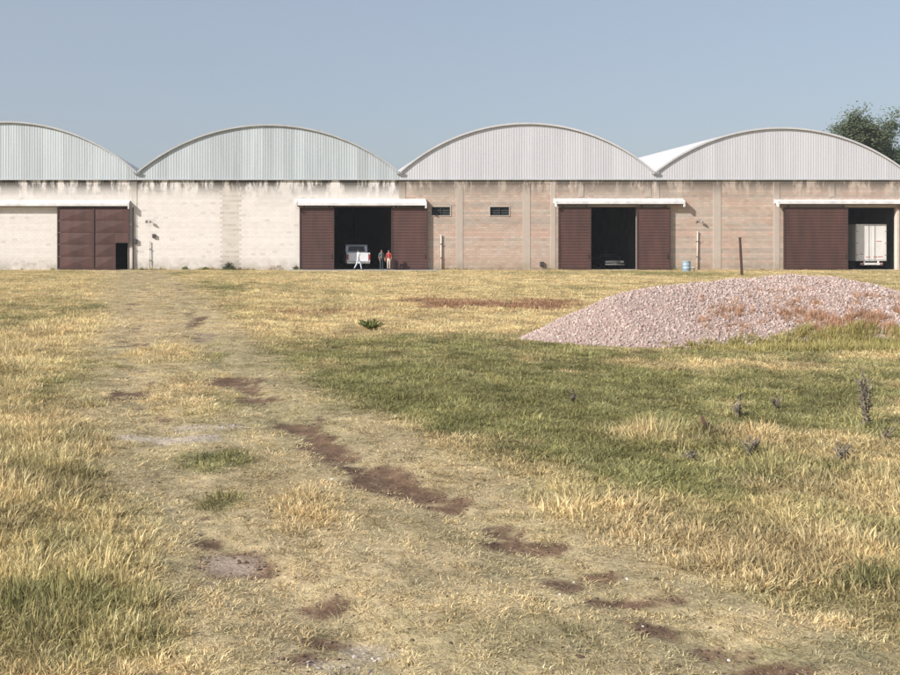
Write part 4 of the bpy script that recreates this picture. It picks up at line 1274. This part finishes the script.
def shrub(x, y, h, w, label, n=700, mat='leaf_dark', group=None):
    r = random.Random(int(x * 100 + y)); root = empty('shrub', (x, y, 0), label, 'shrub', group)
    bm = bmesh.new()
    for i in range(6): tube(bm, (r.uniform(-.1, .1), r.uniform(-.1, .1), -.03), (r.uniform(-w, w) * .6, r.uniform(-.2, .2), h * r.uniform(.5, .9)), .02, .008, 5)
    obj('stem', bm, M['bark'], root)
    bm = bmesh.new()
    for i in range(n):
        a = r.uniform(0, 6.28); e = r.uniform(0, 1.57); rr = r.uniform(.45, 1) * (1 + .35 * math.sin(a * 3 + 1) * math.cos(e * 4))
        p = Vector((w * rr * math.cos(a) * math.cos(e), .4 * w * rr * math.sin(a) * math.cos(e), h * rr * math.sin(e) * .9 + .04))
        L = r.uniform(.05, .12); d = Vector((r.uniform(-1, 1), r.uniform(-1, 1), r.uniform(-.4, 1))).normalized(); s = d.orthogonal().normalized() * L * .3
        bm.faces.new([bm.verts.new(q) for q in (p, p + d * L * .5 + s, p + d * L, p + d * L * .5 - s)])
    obj('crown', bm, M[mat], root)
shrub(FX(229), 79.3, .62, .75, 'dark green shrub growing at the foot of the white wall')
shrub(FX(186), 79.5, .25, .35, 'little weed clump at the white wall foot', 250, 'leaf_weed', 'small weeds along the white wall')
shrub(FX(206), 79.5, .22, .4, 'little weed clump at the white wall foot', 250, 'leaf_weed', 'small weeds along the white wall')
shrub(FX(296), 79.5, .3, .35, 'little weed clump beside the brown leaf of the door with the pickup', 250, 'leaf_weed', 'small weeds along the white wall')

# ------------------------------------------------------------------ trees beyond the last warehouse
def tree(loc, h, spread, label, leafm, seed, base_z=.25, n_leaf=20000, wisps=3):
    r = random.Random(seed); root = empty('tree', loc, label, 'tree', 'trees beyond the warehouses')
    bm = bmesh.new(); tips = []
    def limb(p, d, L, rad, depth):
        pts = [p]
        for k in range(4):
            d = (d + Vector((r.uniform(-.22, .22), r.uniform(-.22, .22), r.uniform(-.05, .18)))).normalized()
            pts.append(pts[-1] + d * L / 4)
        for k in range(4): tube(bm, pts[k], pts[k + 1], rad * (1 - k * .16), rad * (1 - (k + 1) * .16), 7, False)
        if depth == 0: tips.append(pts[-1]); tips.append(pts[2]); return
        for k in range(r.choice((3, 4))):
            q = pts[r.choice((2, 3, 4))]; a = r.uniform(0, 6.28)
            nd = (d * .75 + Vector((math.cos(a), math.sin(a), r.uniform(-.1, .5))) * .8).normalized()
            limb(q, nd, L * r.uniform(.55, .75), rad * .5, depth - 1)
        if depth < 2: tips.append(pts[-1])
    limb(Vector((0, 0, -.3)), Vector((0, 0, 1)), h * .42, h * .024, 3)
    zmax = max(t.z for t in tips); wmax = max(max(abs(t.x), abs(t.y)) for t in tips)
    kz = h * .93 / zmax; kx = spread / wmax
    for v in bm.verts: v.co = Vector((v.co.x * kx, v.co.y * kx, v.co.z * kz))
    obj('trunk', bm, M['bark'], root)
    tips = [Vector((t.x * kx, t.y * kx, t.z * kz)) for t in tips]
    Vv, Ff = [], []
    per = max(8, n_leaf // len(tips))
    for t in tips:
        cr = r.uniform(.5, 1.15) * h * .055
        for i in range(int(per * r.uniform(.5, 1.5))):
            o_ = Vector((r.gauss(0, 1), r.gauss(0, 1), r.gauss(0, .75))) * cr * .62
            p = t + o_; L = r.uniform(.14, .38)
            d = Vector((r.uniform(-1, 1), r.uniform(-1, 1), r.uniform(-1, .6))).normalized(); s = d.orthogonal().normalized() * L * .32
            k = len(Vv); Vv += [tuple(p), tuple(p + d * L * .5 + s), tuple(p + d * L), tuple(p + d * L * .5 - s)]; Ff.append((k, k + 1, k + 2, k + 3))
    pyobj('crown', Vv, Ff, M[leafm], root)
    return root
def tree_at(px, top, Yt, spread, label, leafm, seed, **kw):
    tree(((px - VX) * Yt / F, Yt, 0), EYE + (VY - top) * Yt / F, spread, label, leafm, seed, **kw)
tree_at(862, 104, 112, 4.6, 'airy grey green tree showing over the right roof', 'leaf_grey', 3)
tree_at(900, 112, 118, 6.3, 'tall dark tree beyond the right end of the warehouses', 'leaf_dark', 8, n_leaf=26000)
tree_at(889, 121, 121, 6.0, 'broad dark green tree filling the gap behind the airy grey green one', 'leaf_dark', 14, n_leaf=30000)

# ------------------------------------------------------------------ thin morning haze over the whole place
hz = bpy.data.materials.new('haze_air'); hz.use_nodes = True
hn = hz.node_tree; hn.nodes.clear()
ho = hn.nodes.new('ShaderNodeOutputMaterial'); hv = hn.nodes.new('ShaderNodeVolumePrincipled')
hv.inputs['Color'].default_value = (.86, .90, .96, 1)
hv.inputs['Density'].default_value = .00028
hv.inputs['Anisotropy'].default_value = .0
hn.links.new(hv.outputs[0], ho.inputs['Volume'])
bm = bmesh.new(); box(bm, -3100, 3100, -400, 4100, -1.5, 24)
hzo = tag(obj('haze', bm, hz), 'thin pale haze in the air over the field', 'haze', kind='stuff')
